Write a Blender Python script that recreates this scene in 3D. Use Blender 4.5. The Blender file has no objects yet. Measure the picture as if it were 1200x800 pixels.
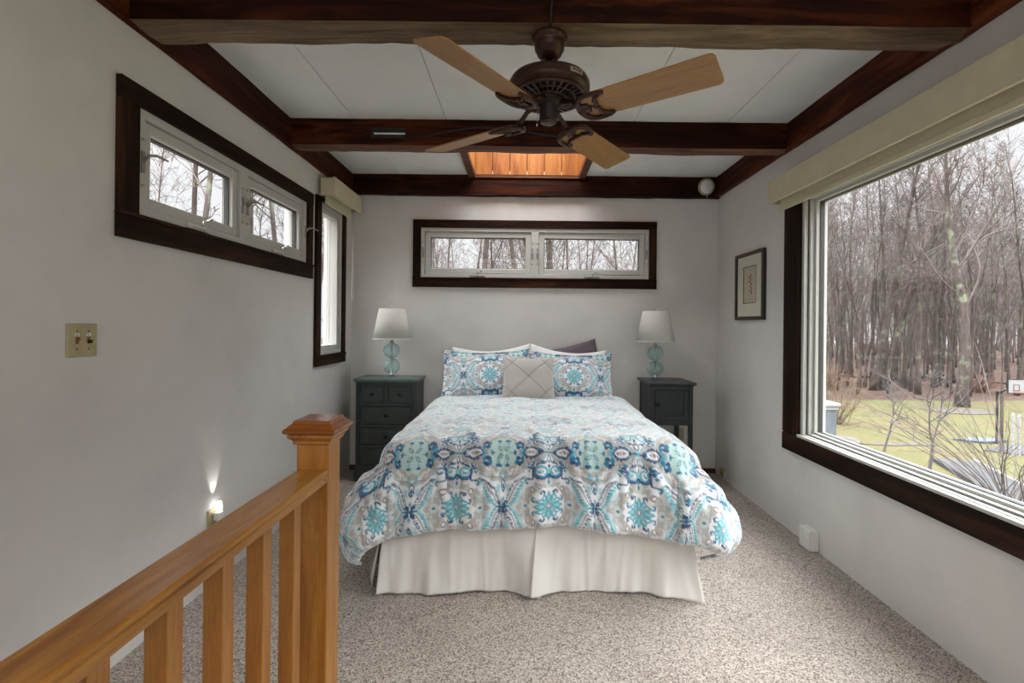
import bpy, bmesh, math, random
import numpy as np
from mathutils import Vector, Matrix, Euler, noise
PI = math.pi
scn = bpy.context.scene
COL = scn.collection

# ------------------------------------------------------------------ camera
cam_d = bpy.data.cameras.new('camera'); cam = bpy.data.objects.new('camera', cam_d); COL.objects.link(cam)
cam.location = (0, 0, 1.35)
cam.rotation_euler = (Matrix.Rotation(PI/2, 4, 'X') @ Matrix.Rotation(math.radians(.6), 4, 'Z')).to_euler()
cam_d.sensor_width = 36; cam_d.lens = 565/1200*36
cam_d.shift_x = -12/1200; cam_d.shift_y = -19/1200
cam_d.clip_start = .02; cam_d.clip_end = 500
scn.camera = cam

# ------------------------------------------------------------------ exposure and sky
vs = scn.view_settings
scn.display_settings.display_device = 'sRGB'
vs.view_transform = 'Standard'; vs.look = 'None'; vs.exposure = 0.40; vs.gamma = 1.0; vs.use_curve_mapping = False
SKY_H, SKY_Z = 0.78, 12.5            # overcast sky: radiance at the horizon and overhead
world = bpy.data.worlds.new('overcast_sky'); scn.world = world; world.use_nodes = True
nt = world.node_tree; nt.nodes.clear()
wo = nt.nodes.new('ShaderNodeOutputWorld'); bg = nt.nodes.new('ShaderNodeBackground')
tc = nt.nodes.new('ShaderNodeTexCoord'); sp = nt.nodes.new('ShaderNodeSeparateXYZ')
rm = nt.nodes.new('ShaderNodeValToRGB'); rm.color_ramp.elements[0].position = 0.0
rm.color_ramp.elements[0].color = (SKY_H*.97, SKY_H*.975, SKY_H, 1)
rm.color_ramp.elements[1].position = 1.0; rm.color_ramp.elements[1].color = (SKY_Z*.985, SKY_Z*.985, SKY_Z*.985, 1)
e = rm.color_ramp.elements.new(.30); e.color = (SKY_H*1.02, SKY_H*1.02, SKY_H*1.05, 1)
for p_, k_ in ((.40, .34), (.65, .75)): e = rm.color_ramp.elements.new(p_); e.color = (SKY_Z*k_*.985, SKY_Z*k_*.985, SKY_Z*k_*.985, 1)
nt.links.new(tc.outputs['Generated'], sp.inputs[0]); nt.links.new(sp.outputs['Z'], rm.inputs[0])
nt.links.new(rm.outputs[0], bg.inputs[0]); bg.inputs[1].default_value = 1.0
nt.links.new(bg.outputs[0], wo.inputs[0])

ZC_ = 2.72
def area(name, loc, rot, sx, sy, power, color=(1, 1, 1), portal=False):
    l = bpy.data.lights.new(name, 'AREA'); l.shape = 'RECTANGLE'; l.size = sx; l.size_y = sy
    l.energy = power; l.color = color
    o = bpy.data.objects.new(name, l); COL.objects.link(o); o.location = loc; o.rotation_euler = rot
    if portal: l.cycles.is_portal = True
    return o
# sky portals in the window openings (they only guide the sky's light through the openings)
area('sky_portal', (1.98, 1.4, 1.43), (0, PI/2, 0), 1.5, 3.4, 1, portal=True)
area('sky_portal', (.02, 3.88, 3.2), (0, 0, 0), 1.0, .9, 1, portal=True)
# fill lights added out of view behind the camera to brighten the room
area('rear_fill', (.1, -2.55, 2.0), (PI/2, 0, 0), 3.0, .9, 10, (1, .96, .90))
area('overhead_fill', (.1, -.75, ZC_-.02), (0, 0, 0), 2.2, 1.3, 13, (1, .96, .90))

# ------------------------------------------------------------------ material helpers
MATS = {}
class NT:
    def __init__(s, name):
        s.m = bpy.data.materials.new(name); s.m.use_nodes = True; s.t = s.m.node_tree
        s.b = s.t.nodes['Principled BSDF']; s.out = s.t.nodes['Material Output']; MATS[name] = s.m
    def n(s, typ, **k):
        x = s.t.nodes.new('ShaderNode'+typ)
        for a, v in k.items():
            if a in x.inputs: x.inputs[a].default_value = v
            else: setattr(x, a, v)
        return x
    def l(s, a, b): s.t.links.new(a, b)
    def coord(s, scale=(1, 1, 1), rot=(0, 0, 0)):
        c = s.n('TexCoord'); mp = s.n('Mapping'); mp.inputs['Scale'].default_value = scale
        mp.inputs['Rotation'].default_value = rot
        s.l(c.outputs['Object'], mp.inputs[0]); return mp.outputs[0]
    def noise(s, vec, scale, detail=3, rough=.5, dist=0):
        x = s.n('TexNoise'); x.inputs['Scale'].default_value = scale; x.inputs['Detail'].default_value = detail
        x.inputs['Roughness'].default_value = rough; x.inputs['Distortion'].default_value = dist
        s.l(vec, x.inputs['Vector']); return x.outputs['Fac']
    def ramp(s, fac, stops):
        x = s.n('ValToRGB'); els = x.color_ramp.elements
        while len(els) < len(stops): els.new(.5)
        for el, (p, c) in zip(els, stops): el.position = p; el.color = (*c, 1) if len(c) == 3 else c
        s.l(fac, x.inputs[0]); return x.outputs[0]
    def bump(s, h, strength=.3, dist=.01):
        x = s.n('Bump'); x.inputs['Strength'].default_value = strength; x.inputs['Distance'].default_value = dist
        s.l(h, x.inputs['Height']); s.l(x.outputs[0], s.b.inputs['Normal'])
    def base(s, out): s.l(out, s.b.inputs['Base Color'])
    def set(s, rough=.5, metal=0, spec=.5, **k):
        s.b.inputs['Roughness'].default_value = rough; s.b.inputs['Metallic'].default_value = metal
        s.b.inputs['Specular IOR Level'].default_value = spec
        for a, v in k.items(): s.b.inputs[a].default_value = v

def plain(name, c, rough=.5, metal=0, var=.06, scale=30, spec=.5):
    s = NT(name); v = s.coord(); f = s.noise(v, scale, 3)
    s.base(s.ramp(f, [(.3, tuple(x*(1-var) for x in c)), (.7, tuple(min(1, x*(1+var)) for x in c))]))
    s.set(rough, metal, spec); return s.m
def wood(name, dark, mid, light, axis='X', scale=6, rough=.45, bump=.15, knots=True, spec=.4):
    s = NT(name); st = {'X': (.09, 1, 1), 'Y': (1, .09, 1), 'Z': (1, 1, .09)}[axis]
    v = s.coord(st); v2 = s.coord(tuple(.25+.75*x for x in st))
    f = s.noise(v, scale*3.2, 6, .6, 1.2); g = s.noise(v2, scale*.45, 2, .5, .6)
    mx = s.n('Math', operation='MULTIPLY_ADD'); mx.inputs[1].default_value = .55; s.l(f, mx.inputs[0])
    m2 = s.n('Math', operation='MULTIPLY'); m2.inputs[1].default_value = .45; s.l(g, m2.inputs[0]); s.l(m2.outputs[0], mx.inputs[2])
    c = s.ramp(mx.outputs[0], [(.34, dark), (.5, mid), (.66, light)])
    fine = s.noise(v, scale*22, 3, .7)
    r2 = s.ramp(fine, [(.3, (.72, .72, .72)), (.55, (1, 1, 1))])
    mm = s.n('MixRGB', blend_type='MULTIPLY'); mm.inputs[0].default_value = .85; s.l(c, mm.inputs[1]); s.l(r2, mm.inputs[2])
    s.base(mm.outputs[0]); s.bump(mx.outputs[0], bump, .01); s.set(rough, 0, spec); return s.m

# plaster
def plaster(name, c, b=.25):
    s = NT(name); v = s.coord()
    f = s.noise(v, 1.7, 5, .6); fine = s.noise(v, 60, 6, .7); mid = s.noise(v, 9, 4, .6)
    s.base(s.ramp(f, [(.3, tuple(x*.90 for x in c)), (.52, c), (.75, tuple(x*1.04 for x in c))]))
    a = s.n('Math', operation='MULTIPLY_ADD'); a.inputs[1].default_value = 2.2; s.l(mid, a.inputs[0]); s.l(fine, a.inputs[2])
    s.bump(a.outputs[0], b, .004); s.set(.8, 0, .25); return s.m
plaster('plaster', (.672, .655, .638)); plaster('ceiling_white', (.82, .81, .79), .05)
wood('beam_x', (.005, .0014, .0008), (.026, .0055, .0024), (.13, .032, .010), 'X', 4, .6, .9, spec=.12)
wood('beam_y', (.010, .002, .001), (.065, .014, .005), (.20, .058, .020), 'Y', 4, .6, .9, spec=.12)  # redder than the cross beams: light on the wall ledgers put into the colour
wood('weathered_x', (.05, .028, .014), (.17, .11, .062), (.31, .22, .13), 'X', 6, .7, .6)
wood('underside_x', (.05, .016, .007), (.13, .05, .022), (.22, .10, .05), 'X', 6, .6, .5)
wood('casing_y', (.004, .0015, .0008), (.018, .0070, .0035), (.075, .030, .013), 'Y', 4.5, .6, .5, spec=.12)
wood('casing_z', (.004, .0015, .0008), (.018, .0070, .0035), (.075, .030, .013), 'Z', 4.5, .6, .5, spec=.12)
wood('casing_x', (.005, .0015, .001), (.022, .0065, .003), (.085, .026, .010), 'X', 4.5, .6, .5, spec=.12)
wood('oak_y', (.20, .066, .009), (.40, .170, .024), (.52, .26, .050), 'Y', 7, .28, .12, spec=.5)
wood('oak_z', (.24, .074, .010), (.42, .170, .025), (.53, .26, .052), 'Z', 7, .32, .12, spec=.5)
wood('oak_cap', (.13, .030, .005), (.26, .070, .009), (.36, .12, .018), 'X', 7, .25, .1, spec=.5)
wood('shaft_pine', (.16, .035, .006), (.36, .125, .025), (.52, .23, .06), 'Z', 4, .4, .1)
wood('blade_oak', (.30, .150, .046), (.40, .205, .058), (.45, .245, .075), 'X', 6, .35, .03, spec=.5)
wood('added_well_wood', (.03, .012, .006), (.08, .035, .015), (.13, .06, .028), 'Y', 5, .5, .2); wood('baseboard_wood', (.03, .01, .006), (.07, .025, .014), (.11, .04, .022), 'X', 6, .5, .2)
plain('vinyl', (.52, .52, .49), .45, var=.012); plain('vinyl_seal', (.05, .05, .05), .6)
plain('shade_fabric', (.60, .555, .39), .75, var=.05, scale=12)
plain('chain_plastic', (.62, .62, .55), .4)
plain('vinyl_grey', (.30, .30, .29), .35, .3, var=.02); plain('chrome', (.55, .55, .55), .22, 1); plain('brass', (.55, .38, .14), .3, 1)
plain('bronze_metal', (.050, .019, .012), .34, .35, .1)
plain('bronze_dark', (.012, .006, .005), .5, .2); plain('badge', (.55, .52, .42), .35, .7)
plain('black', (.008, .008, .008), .5); plain('cord_black', (.01, .01, .01), .5)
plain('almond', (.42, .36, .20), .4); plain('almond_dark', (.20, .11, .035), .4)
plain('white_plastic', (.75, .75, .73), .35); plain('slot_white', (.85, .85, .85), .6)
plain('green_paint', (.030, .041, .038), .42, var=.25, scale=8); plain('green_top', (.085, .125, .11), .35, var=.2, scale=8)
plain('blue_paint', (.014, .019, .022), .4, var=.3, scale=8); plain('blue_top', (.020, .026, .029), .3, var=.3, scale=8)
plain('knob_dark', (.010, .008, .008), .35, .4)
plain('shade_white', (.78, .77, .74), .85, var=.02)
plain('sheet_white', (.78, .78, .78), .9, var=.03); plain('plum', (.10, .075, .095), .7)
plain('frame_black', (.012, .010, .010), .4); plain('frame_bronze', (.10, .065, .035), .35, .5)
plain('mat_board', (.62, .62, .52), .8, var=.03); plain('paper', (.50, .46, .36), .8, var=.06); plain('mat_core', (.20, .12, .05), .8)
plain('ink', (.25, .13, .08), .8)
s = NT('skirt_cloth'); v = s.coord(); f = s.noise(v, 400, 2); s.base(s.ramp(s.noise(v, 3, 3), [(.3, (.70, .68, .64)), (.7, (.77, .755, .72))]))
s.bump(f, .12, .002); s.set(.9, 0, .2, **{'Sheen Weight': .2})
# carpet
s = NT('carpet'); v = s.coord()
vo = s.n('TexVoronoi'); vo.inputs['Scale'].default_value = 210; s.l(v, vo.inputs['Vector'])
sx = s.n('SeparateColor'); s.l(vo.outputs['Color'], sx.inputs[0])
nz = s.noise(v, 190, 5, .75); patch = s.noise(v, 1.6, 4, .6)
mx = s.n('Math', operation='MULTIPLY_ADD'); mx.inputs[1].default_value = .36; s.l(sx.outputs[0], mx.inputs[0])
m2 = s.n('Math', operation='MULTIPLY'); m2.inputs[1].default_value = .66; s.l(nz, m2.inputs[0]); s.l(m2.outputs[0], mx.inputs[2])
c = s.ramp(mx.outputs[0], [(.30, (.085, .062, .048)), (.41, (.30, .245, .205)), (.50, (.53, .455, .40)), (.66, (.78, .71, .64))])
c2 = s.ramp(patch, [(.3, (.80, .79, .78)), (.65, (1, 1, 1))])
mm = s.n('MixRGB', blend_type='MULTIPLY'); mm.inputs[0].default_value = 1; s.l(c, mm.inputs[1]); s.l(c2, mm.inputs[2])
s.base(mm.outputs[0]); s.bump(mx.outputs[0], .9, .012); s.set(.95, 0, .1, **{'Sheen Weight': .15})
# linen lamp shade: lets some light through
s = NT('shade_linen'); tl = s.n('BsdfTranslucent'); tl.inputs[0].default_value = (.80, .78, .73, 1); s.b.inputs['Base Color'].default_value = (.80, .785, .75, 1); s.b.inputs['Roughness'].default_value = .9
v = s.coord(); s.bump(s.noise(v, 300, 2), .1, .002); mx = s.n('MixShader'); mx.inputs[0].default_value = .35; s.l(s.b.outputs[0], mx.inputs[1]); s.l(tl.outputs[0], mx.inputs[2]); s.l(mx.outputs[0], s.out.inputs[0])
# printed cloth: reads the colour woven into the mesh
def printed(name, rough=.85, b=.1):
    s = NT(name); a = s.n('Attribute', attribute_name='print'); s.base(a.outputs['Color'])
    v = s.coord(); s.bump(s.noise(v, 35, 4, .6), b, .01); s.set(rough, 0, .2); s.b.inputs['Sheen Weight'].default_value = 1.0; s.b.inputs['Sheen Roughness'].default_value = .5
    return s.m
printed('printed_cotton', .8, .25); printed('quilted_cloth', .8, .1)
# window glass: thin clear sheet
def glass(name, tint, fac=.07, rough=.0, add=None):
    s = NT(name); t = s.n('BsdfTransparent'); t.inputs[0].default_value = (*tint, 1)
    g = s.n('BsdfGlossy'); g.inputs['Roughness'].default_value = rough
    fr = s.n('LayerWeight'); fr.inputs[0].default_value = .5
    pw = s.n('Math', operation='POWER'); pw.inputs[1].default_value = 5; s.l(fr.outputs['Facing'], pw.inputs[0])
    mu = s.n('Math', operation='MULTIPLY_ADD'); mu.inputs[1].default_value = fac; mu.inputs[2].default_value = .02; s.l(pw.outputs[0], mu.inputs[0])
    mx = s.n('MixShader'); s.l(mu.outputs[0], mx.inputs[0]); s.l(t.outputs[0], mx.inputs[1]); s.l(g.outputs[0], mx.inputs[2])
    s.t.nodes.remove(s.b); s.l(mx.outputs[0], s.out.inputs[0]); return s.m
glass('pane_glass', (.97, .98, .98), .8); glass('picture_glass', (.96, .96, .96), .8)
glass('acrylic', (.88, .93, .92), 1.0, .02)
def tinted(name, tint, col):
    s = NT(name); t = s.n('BsdfTransparent'); t.inputs[0].default_value = (*tint, 1)
    s.b.inputs['Base Color'].default_value = (*col, 1); s.b.inputs['Roughness'].default_value = .04
    fr = s.n('LayerWeight'); fr.inputs[0].default_value = .5
    mu = s.n('Math', operation='MULTIPLY_ADD'); mu.inputs[1].default_value = .6; mu.inputs[2].default_value = .10; s.l(fr.outputs['Facing'], mu.inputs[0])
    mx = s.n('MixShader'); s.l(mu.outputs[0], mx.inputs[0]); s.l(t.outputs[0], mx.inputs[1]); s.l(s.b.outputs[0], mx.inputs[2])
    s.l(mx.outputs[0], s.out.inputs[0]); return s.m
tinted('teal_glass', (.86, .95, .94), (.42, .58, .56))
s = NT('night_glow'); s.b.inputs['Emission Color'].default_value = (1, .97, .88, 1); s.b.inputs['Emission Strength'].default_value = 4
# outdoors
s = NT('bark'); v = s.coord((1, 1, .25)); f = s.noise(v, 9, 5, .7); li = s.noise(s.coord(), 1.6, 4, .6)
c = s.ramp(f, [(.3, (.038, .030, .027)), (.6, (.092, .074, .068))]); lc = s.ramp(f, [(.3, (.09, .10, .07)), (.7, (.18, .195, .14))])
mm = s.n('MixRGB'); s.l(s.ramp(li, [(.54, (0, 0, 0)), (.64, (1, 1, 1))]), mm.inputs[0]); s.l(c, mm.inputs[1]); s.l(lc, mm.inputs[2])
s.base(mm.outputs[0]); s.bump(f, .6, .03); s.set(.95, 0, .1)
plain('twig', (.105, .083, .078), .9, var=.25, scale=.7); plain('twig_red', (.14, .075, .055), .9, var=.2, scale=2)
plain('sapling_bark', (.07, .06, .062), .9); plain('brush_tan', (.13, .092, .058), .9, var=.2)
s = NT('lawn'); v = s.coord(); f = s.noise(v, .35, 5, .6); g = s.noise(v, 14, 5, .7)
c = s.ramp(f, [(.30, (.085, .063, .040)), (.44, (.090, .079, .040)), (.62, (.077, .079, .034)), (.8, (.100, .086, .050))])
c2 = s.ramp(g, [(.3, (.7, .7, .7)), (.6, (1, 1, 1))]); mm = s.n('MixRGB', blend_type='MULTIPLY'); mm.inputs[0].default_value = .7
s.l(c, mm.inputs[1]); s.l(c2, mm.inputs[2]); s.base(mm.outputs[0]); s.set(.95, 0, .1)
s = NT('leaf_litter'); v = s.coord(); f = s.noise(v, .5, 6, .7); g = s.noise(v, 18, 5, .8)
c = s.ramp(f, [(.3, (.045, .027, .022)), (.55, (.075, .048, .039)), (.75, (.095, .068, .052))])
c2 = s.ramp(g, [(.3, (.55, .55, .55)), (.6, (1, 1, 1))]); mm = s.n('MixRGB', blend_type='MULTIPLY'); mm.inputs[0].default_value = .8
s.l(c, mm.inputs[1]); s.l(c2, mm.inputs[2]); s.base(mm.outputs[0]); s.set(.95, 0, .1)
plain('asphalt', (.034, .037, .041), .9, var=.2, scale=3); plain('mulch', (.055, .045, .037), .95, var=.3, scale=5)
plain('tarp', (.05, .06, .085), .7, var=.2); plain('porch_grey', (.10, .115, .135), .7, var=.1)
plain('white_paint', (.25, .25, .26), .6); plain('stone', (.065, .060, .055), .9, var=.3, scale=4); plain('hoop_red', (.35, .05, .02), .5)

# ------------------------------------------------------------------ mesh helpers
class MB:
    def __init__(s): s.v = []; s.f = []; s.mi = []; s.sm = []
    def add(s, vs_, fs, mi=0, smooth=False):
        b = len(s.v); s.v.extend([tuple(p) for p in vs_])
        for f in fs: s.f.append(tuple(b+i for i in f)); s.mi.append(mi); s.sm.append(smooth)
    def box(s, x0, x1, y0, y1, z0, z1, mi=0):
        x0, x1 = min(x0, x1), max(x0, x1); y0, y1 = min(y0, y1), max(y0, y1); z0, z1 = min(z0, z1), max(z0, z1)
        s.add([(x0, y0, z0), (x1, y0, z0), (x1, y1, z0), (x0, y1, z0), (x0, y0, z1), (x1, y0, z1), (x1, y1, z1), (x0, y1, z1)],
              [(0, 3, 2, 1), (4, 5, 6, 7), (0, 1, 5, 4), (1, 2, 6, 5), (2, 3, 7, 6), (3, 0, 4, 7)], mi)
    def tube(s, pts, rad, n=8, mi=0, cap=True, smooth=True):
        pts = [Vector(p) for p in pts]
        if not hasattr(rad, '__len__'): rad = [rad]*len(pts)
        ring = []; up = None
        for i, p in enumerate(pts):
            d = (pts[min(i+1, len(pts)-1)]-pts[max(i-1, 0)]);
            if d.length < 1e-9: d = Vector((0, 0, 1))
            d.normalize()
            if up is None:
                up = Vector((0, 0, 1)) if abs(d.z) < .9 else Vector((1, 0, 0))
            a = d.cross(up)
            if a.length < 1e-6: a = d.orthogonal()
            a.normalize(); b = a.cross(d).normalized(); up = b
            for k in range(n):
                t = 2*PI*k/n; ring.append(p+(a*math.cos(t)+b*math.sin(t))*rad[i])
        fs = []
        for i in range(len(pts)-1):
            for k in range(n):
                k2 = (k+1) % n; fs.append((i*n+k, i*n+k2, (i+1)*n+k2, (i+1)*n+k))
        if cap: fs.append(tuple(range(n-1, -1, -1))); fs.append(tuple(range((len(pts)-1)*n, len(pts)*n)))
        s.add(ring, fs, mi, smooth)
    def lathe(s, prof, c=(0, 0, 0), n=32, mi=0, smooth=True, rib=0, nr=0):
        vs_ = []; fs = []; m = len(prof)
        for i in range(n):
            a = 2*PI*i/n
            for r, z in prof:
                rr = r*(1+(rib*math.cos(nr*a) if nr else 0)); vs_.append((c[0]+rr*math.cos(a), c[1]+rr*math.sin(a), c[2]+z))
        for i in range(n):
            j = (i+1) % n
            for k in range(m-1): fs.append((i*m+k, j*m+k, j*m+k+1, i*m+k+1))
        s.add(vs_, fs, mi, smooth)
    def prism(s, poly, axis, a0, a1, mi=0):      # polygon in the other two axes, extruded along axis
        def P(u, v, w): return {'x': (w, u, v), 'y': (u, w, v), 'z': (u, v, w)}[axis]
        n = len(poly); vs_ = [P(u, v, a0) for u, v in poly]+[P(u, v, a1) for u, v in poly]
        fs = [tuple(range(n)), tuple(range(2*n-1, n-1, -1))]+[(i, (i+1) % n, n+(i+1) % n, n+i) for i in range(n)]
        s.add(vs_, fs, mi)
    def map(s, fn): s.v = [tuple(fn(*p)) for p in s.v]; return s
    def build(s, name, mats, parent=None, bevel=0, fix=True, auto=False):
        me = bpy.data.meshes.new(name); me.from_pydata(s.v, [], s.f)
        if not isinstance(mats, (list, tuple)): mats = [mats]
        for m in mats: me.materials.append(MATS[m] if isinstance(m, str) else m)
        me.polygons.foreach_set('material_index', s.mi); me.polygons.foreach_set('use_smooth', s.sm)
        me.update()
        if fix:
            bm = bmesh.new(); bm.from_mesh(me); bmesh.ops.remove_doubles(bm, verts=bm.verts, dist=1e-5)
            bmesh.ops.recalc_face_normals(bm, faces=bm.faces); bm.to_mesh(me); bm.free()
        o = bpy.data.objects.new(name, me); COL.objects.link(o)
        if parent: o.parent = parent
        if bevel:
            b = o.modifiers.new('bevel', 'BEVEL'); b.width = bevel; b.segments = 2; b.limit_method = 'ANGLE'; b.angle_limit = math.radians(40)
        return o
def empty(name, loc=(0, 0, 0), rz=0):
    o = bpy.data.objects.new(name, None); COL.objects.link(o); o.location = loc; o.rotation_euler = (0, 0, rz); o.empty_display_size = .05; return o
def tag(o, label, cat, group=None, kind=None):
    o['label'] = label; o['category'] = cat
    if group: o['group'] = group
    if kind: o['kind'] = kind
    return o
def struct(o, label, cat): o['kind'] = 'structure'; o['label'] = label; o['category'] = cat; return o
def copy_tree(o, parent=None):
    c = o.copy(); COL.objects.link(c)
    if parent: c.parent = parent
    for ch in list(o.children): copy_tree(ch, c)
    return c

# ------------------------------------------------------------------ room shell
XL, XR, YB, YF = -1.585, 1.80, 4.47, -2.4
ZC, ZB = 2.72, 2.54           # ceiling boards, underside of beams
TH = .15
def wall_cells(u0, u1, z0, z1, holes):
    holes = [(max(h[0], u0), min(h[1], u1), max(h[2], z0), min(h[3], z1)) for h in holes]
    us = sorted({u0, u1, *[h[0] for h in holes], *[h[1] for h in holes]}); zs = sorted({z0, z1, *[h[2] for h in holes], *[h[3] for h in holes]})
    out = []
    for a, b in zip(us, us[1:]):
        for c, d in zip(zs, zs[1:]):
            m, k = (a+b)/2, (c+d)/2
            if not any(h[0] < m < h[1] and h[2] < k < h[3] for h in holes): out.append((a, b, c, d))
    return out
H1 = (1.965, 3.50, 1.785, 2.225)     # left wall awning pair (y, y, z, z)
H2 = (3.745, 4.20, 1.10, 2.30)       # left wall narrow window
H3 = (-.945, 1.165, 1.785, 2.245)    # back wall
H4 = (-.30, 3.105, .655, 2.215)        # right wall picture window
m = MB()
for a, b, c, d in wall_cells(YF, YB+TH, 0, ZC, [H1, H2]): m.box(XL-TH, XL, a, b, c, d)
struct(m.build('wall_left', 'plaster'), 'long off-white plaster wall on the left', 'wall')
m = MB()
for a, b, c, d in wall_cells(XL, XR, 0, ZC, [H3]): m.box(a, b, YB, YB+TH, c, d)
struct(m.build('wall_back', 'plaster'), 'off-white plaster wall behind the head of the bed', 'wall')
m = MB()
for a, b, c, d in wall_cells(YF, YB+TH, 0, ZC, [H4]): m.box(XR, XR+TH, a, b, c, d)
struct(m.build('wall_right', 'plaster'), 'off-white plaster wall around the large window', 'wall')
m = MB()
for a, b, c, d in wall_cells(XL, XR, 0, ZC, [(-1.4, 1.6, 1.5, 2.5)]): m.box(a, b, YF-TH, YF, c, d)  # unseen opening, added to let light in from behind the camera
struct(m.build('wall_front', 'plaster'), 'off-white wall behind the camera with a wide opening added for light', 'wall')
ST = (-.53, XR, -1.6, 1.30)           # unseen stairwell below the camera, added to cut bounced light
m = MB()
for a, b, c, d in wall_cells(XL-TH, XR+TH, YF-TH, YB+TH, [ST]): m.box(a, b, c, d, -.1, 0)
struct(m.build('floor', 'carpet'), 'speckled beige and brown wall-to-wall carpet', 'floor')
m = MB(); m.box(ST[0]-.05, ST[1], ST[2]-.05, ST[3]+.05, -2.46, -2.40); struct(m.build('floor_added_well', 'added_well_wood'), 'dark wooden floor of the added stairwell, out of view', 'floor')
m = MB()
for (a, b, c, d) in ((ST[0]-.05, ST[0], ST[2], ST[3]), (ST[1]-.02, ST[1]+.03, ST[2], ST[3]), (ST[0]-.05, ST[1], ST[2]-.05, ST[2]), (ST[0]-.05, ST[1], ST[3], ST[3]+.05)): m.box(a, b, c, d, -2.40, -.1)
struct(m.build('wall_added_well', 'plaster'), 'plaster walls of the added stairwell, unseen below the camera', 'wall')
# ceiling boards between seams, with the skylight hole
SK = (-.44, .50, 3.36, 4.385)
seams = [XL-TH, -1.14, -.525, .10, .735, 1.36, XR+TH]
m = MB()
for a, b in zip(seams, seams[1:]):
    for (c0, c1, d0, d1) in wall_cells(a+.002, b-.002, YF-TH, YB+TH, [SK] if not (b < SK[0] or a > SK[1]) else []):
        m.box(c0, c1, d0, d1, ZC, ZC+.03)
m.box(XL-TH, SK[0]-.03, YF-TH, YB+TH, ZC+.03, ZC+.06, 1); m.box(SK[1]+.03, XR+TH, YF-TH, YB+TH, ZC+.03, ZC+.06, 1)
m.box(SK[0]-.03, SK[1]+.03, YF-TH, SK[2]-.03, ZC+.03, ZC+.06, 1); m.box(SK[0]-.03, SK[1]+.03, SK[3]+.03, YB+TH, ZC+.03, ZC+.06, 1)
struct(m.build('ceiling', ['ceiling_white', 'black']), 'white ceiling boards with thin dark seams', 'ceiling')

# timbers -------------------------------------------------------------
def timber(name, x0, x1, y0, y1, z0, z1, axis, mats, label, seed, rough=.006, holes=None):
    """rough sawn beam: long box with worn, wavy edges; slot 1 is the underside"""
    n = 60; m = MB(); vs_ = []; fs = []; mi = []
    cs = [(0, 0), (.03, -.0), (.5, 0), (.97, 0), (1, .0), (1, .04), (1, .5), (1, .96), (1, 1), (.5, 1), (0, 1), (0, .96), (0, .5), (0, .04)]
    k = len(cs)
    for i in range(n+1):
        t = i/n
        for (a, b) in cs:
            cut = .5 - abs(a-.5) < .05 and .5-abs(b-.5) < .05
            if axis == 'x': p = Vector((x0+(x1-x0)*t, y0+(y1-y0)*a, z0+(z1-z0)*b))
            else: p = Vector((x0+(x1-x0)*a, y0+(y1-y0)*t, z0+(z1-z0)*b))
            q = p*3+Vector((seed, seed*2, 0)); w = noise.noise(q)*rough+noise.noise(q*4)*rough*.5
            ca = (.5-a); cb = (.5-b)
            inset = .006 if cut else 0
            if axis == 'x': p.y += (w+inset)*(1 if ca > 0 else -1)*(abs(ca) > .4); p.z += (w+inset)*(1 if cb > .4 else 0)
            else: p.x += (w+inset)*(1 if ca > 0 else -1)*(abs(ca) > .4); p.z += (w+inset)*(1 if cb > .4 else 0)
            vs_.append(p)
    for i in range(n):
        for j in range(k):
            j2 = (j+1) % k; fs.append((i*k+j, i*k+j2, (i+1)*k+j2, (i+1)*k+j)); mi.append(1 if j < 4 else 0)
    fs.append(tuple(range(k))); mi.append(0); fs.append(tuple(range(n*k+k-1, n*k-1, -1))); mi.append(0)
    m.v = [tuple(p) for p in vs_]; m.f = fs; m.mi = mi; m.sm = [False]*len(fs)
    return struct(m.build(name, mats), label, 'beam')
timber('trim_1', XL, XR, 1.90, 2.075, ZB, ZC+.02, 'x', ['beam_x', 'weathered_x'], 'nearest dark ceiling beam, grey weathered underside, carrying the fan', 1, .007)
timber('trim_2', XL, XR, 3.22, 3.36, ZB, ZC+.02, 'x', ['beam_x', 'underside_x'], 'middle dark ceiling beam crossing behind the fan', 5)
timber('trim_3', XL, XR, 4.40, YB+.01, ZB-.01, ZC+.02, 'x', ['beam_x', 'beam_x'], 'dark beam along the top of the back wall', 9)
timber('trim_4', XL-.01, XL+.028, -2.4, 4.42, ZB-.015, ZC+.02, 'y', ['beam_y', 'beam_y'], 'dark beam along the top of the left wall', 13, .004)
timber('trim_5', XR-.045, XR+.01, -2.4, 4.42, ZB, ZC+.02, 'y', ['beam_y', 'beam_y'], 'dark beam along the top of the right wall', 17, .004)
timber('trim_6', XL, XR, .30, .475, ZB, ZC+.02, 'x', ['beam_x', 'weathered_x'], 'dark ceiling beam above the camera', 21)
m = MB(); m.box(XL, XR, YB-.018, YB, 0, .045)
struct(m.build('baseboard_back', 'baseboard_wood', bevel=.004), 'low brown baseboard at the foot of the back wall', 'baseboard')

# skylight shaft -------------------------------------------------------
sk = struct(empty('window_5', (.03, 3.87, ZC)), 'pine-lined skylight shaft in the ceiling above the bed', 'skylight')
def rel(m, o): l = o.location; return m.map(lambda x, y, z: (x-l.x, y-l.y, z-l.z))
x0, x1, y0, y1 = SK; zt = 3.35
m = MB()
nb = 6; bw = (x1-x0)/nb
for i in range(nb):
    m.box(x0+i*bw+.0025, x0+(i+1)*bw-.0025, y1-.003, y1+.02, ZC-.005, zt); m.box(x0+i*bw+.0025, x0+(i+1)*bw-.0025, y0-.02, y0, ZC+.03, zt)
for i in range(6):
    w = (y1-y0)/6
    m.box(x0-.02, x0+.003, y0+i*w+.0025, y0+(i+1)*w-.0025, ZC-.005, zt); m.box(x1-.003, x1+.02, y0+i*w+.0025, y0+(i+1)*w-.0025, ZC-.005, zt)
rel(m, sk).build('shaft_lining', 'shaft_pine', sk, bevel=.002)
m = MB()
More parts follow.
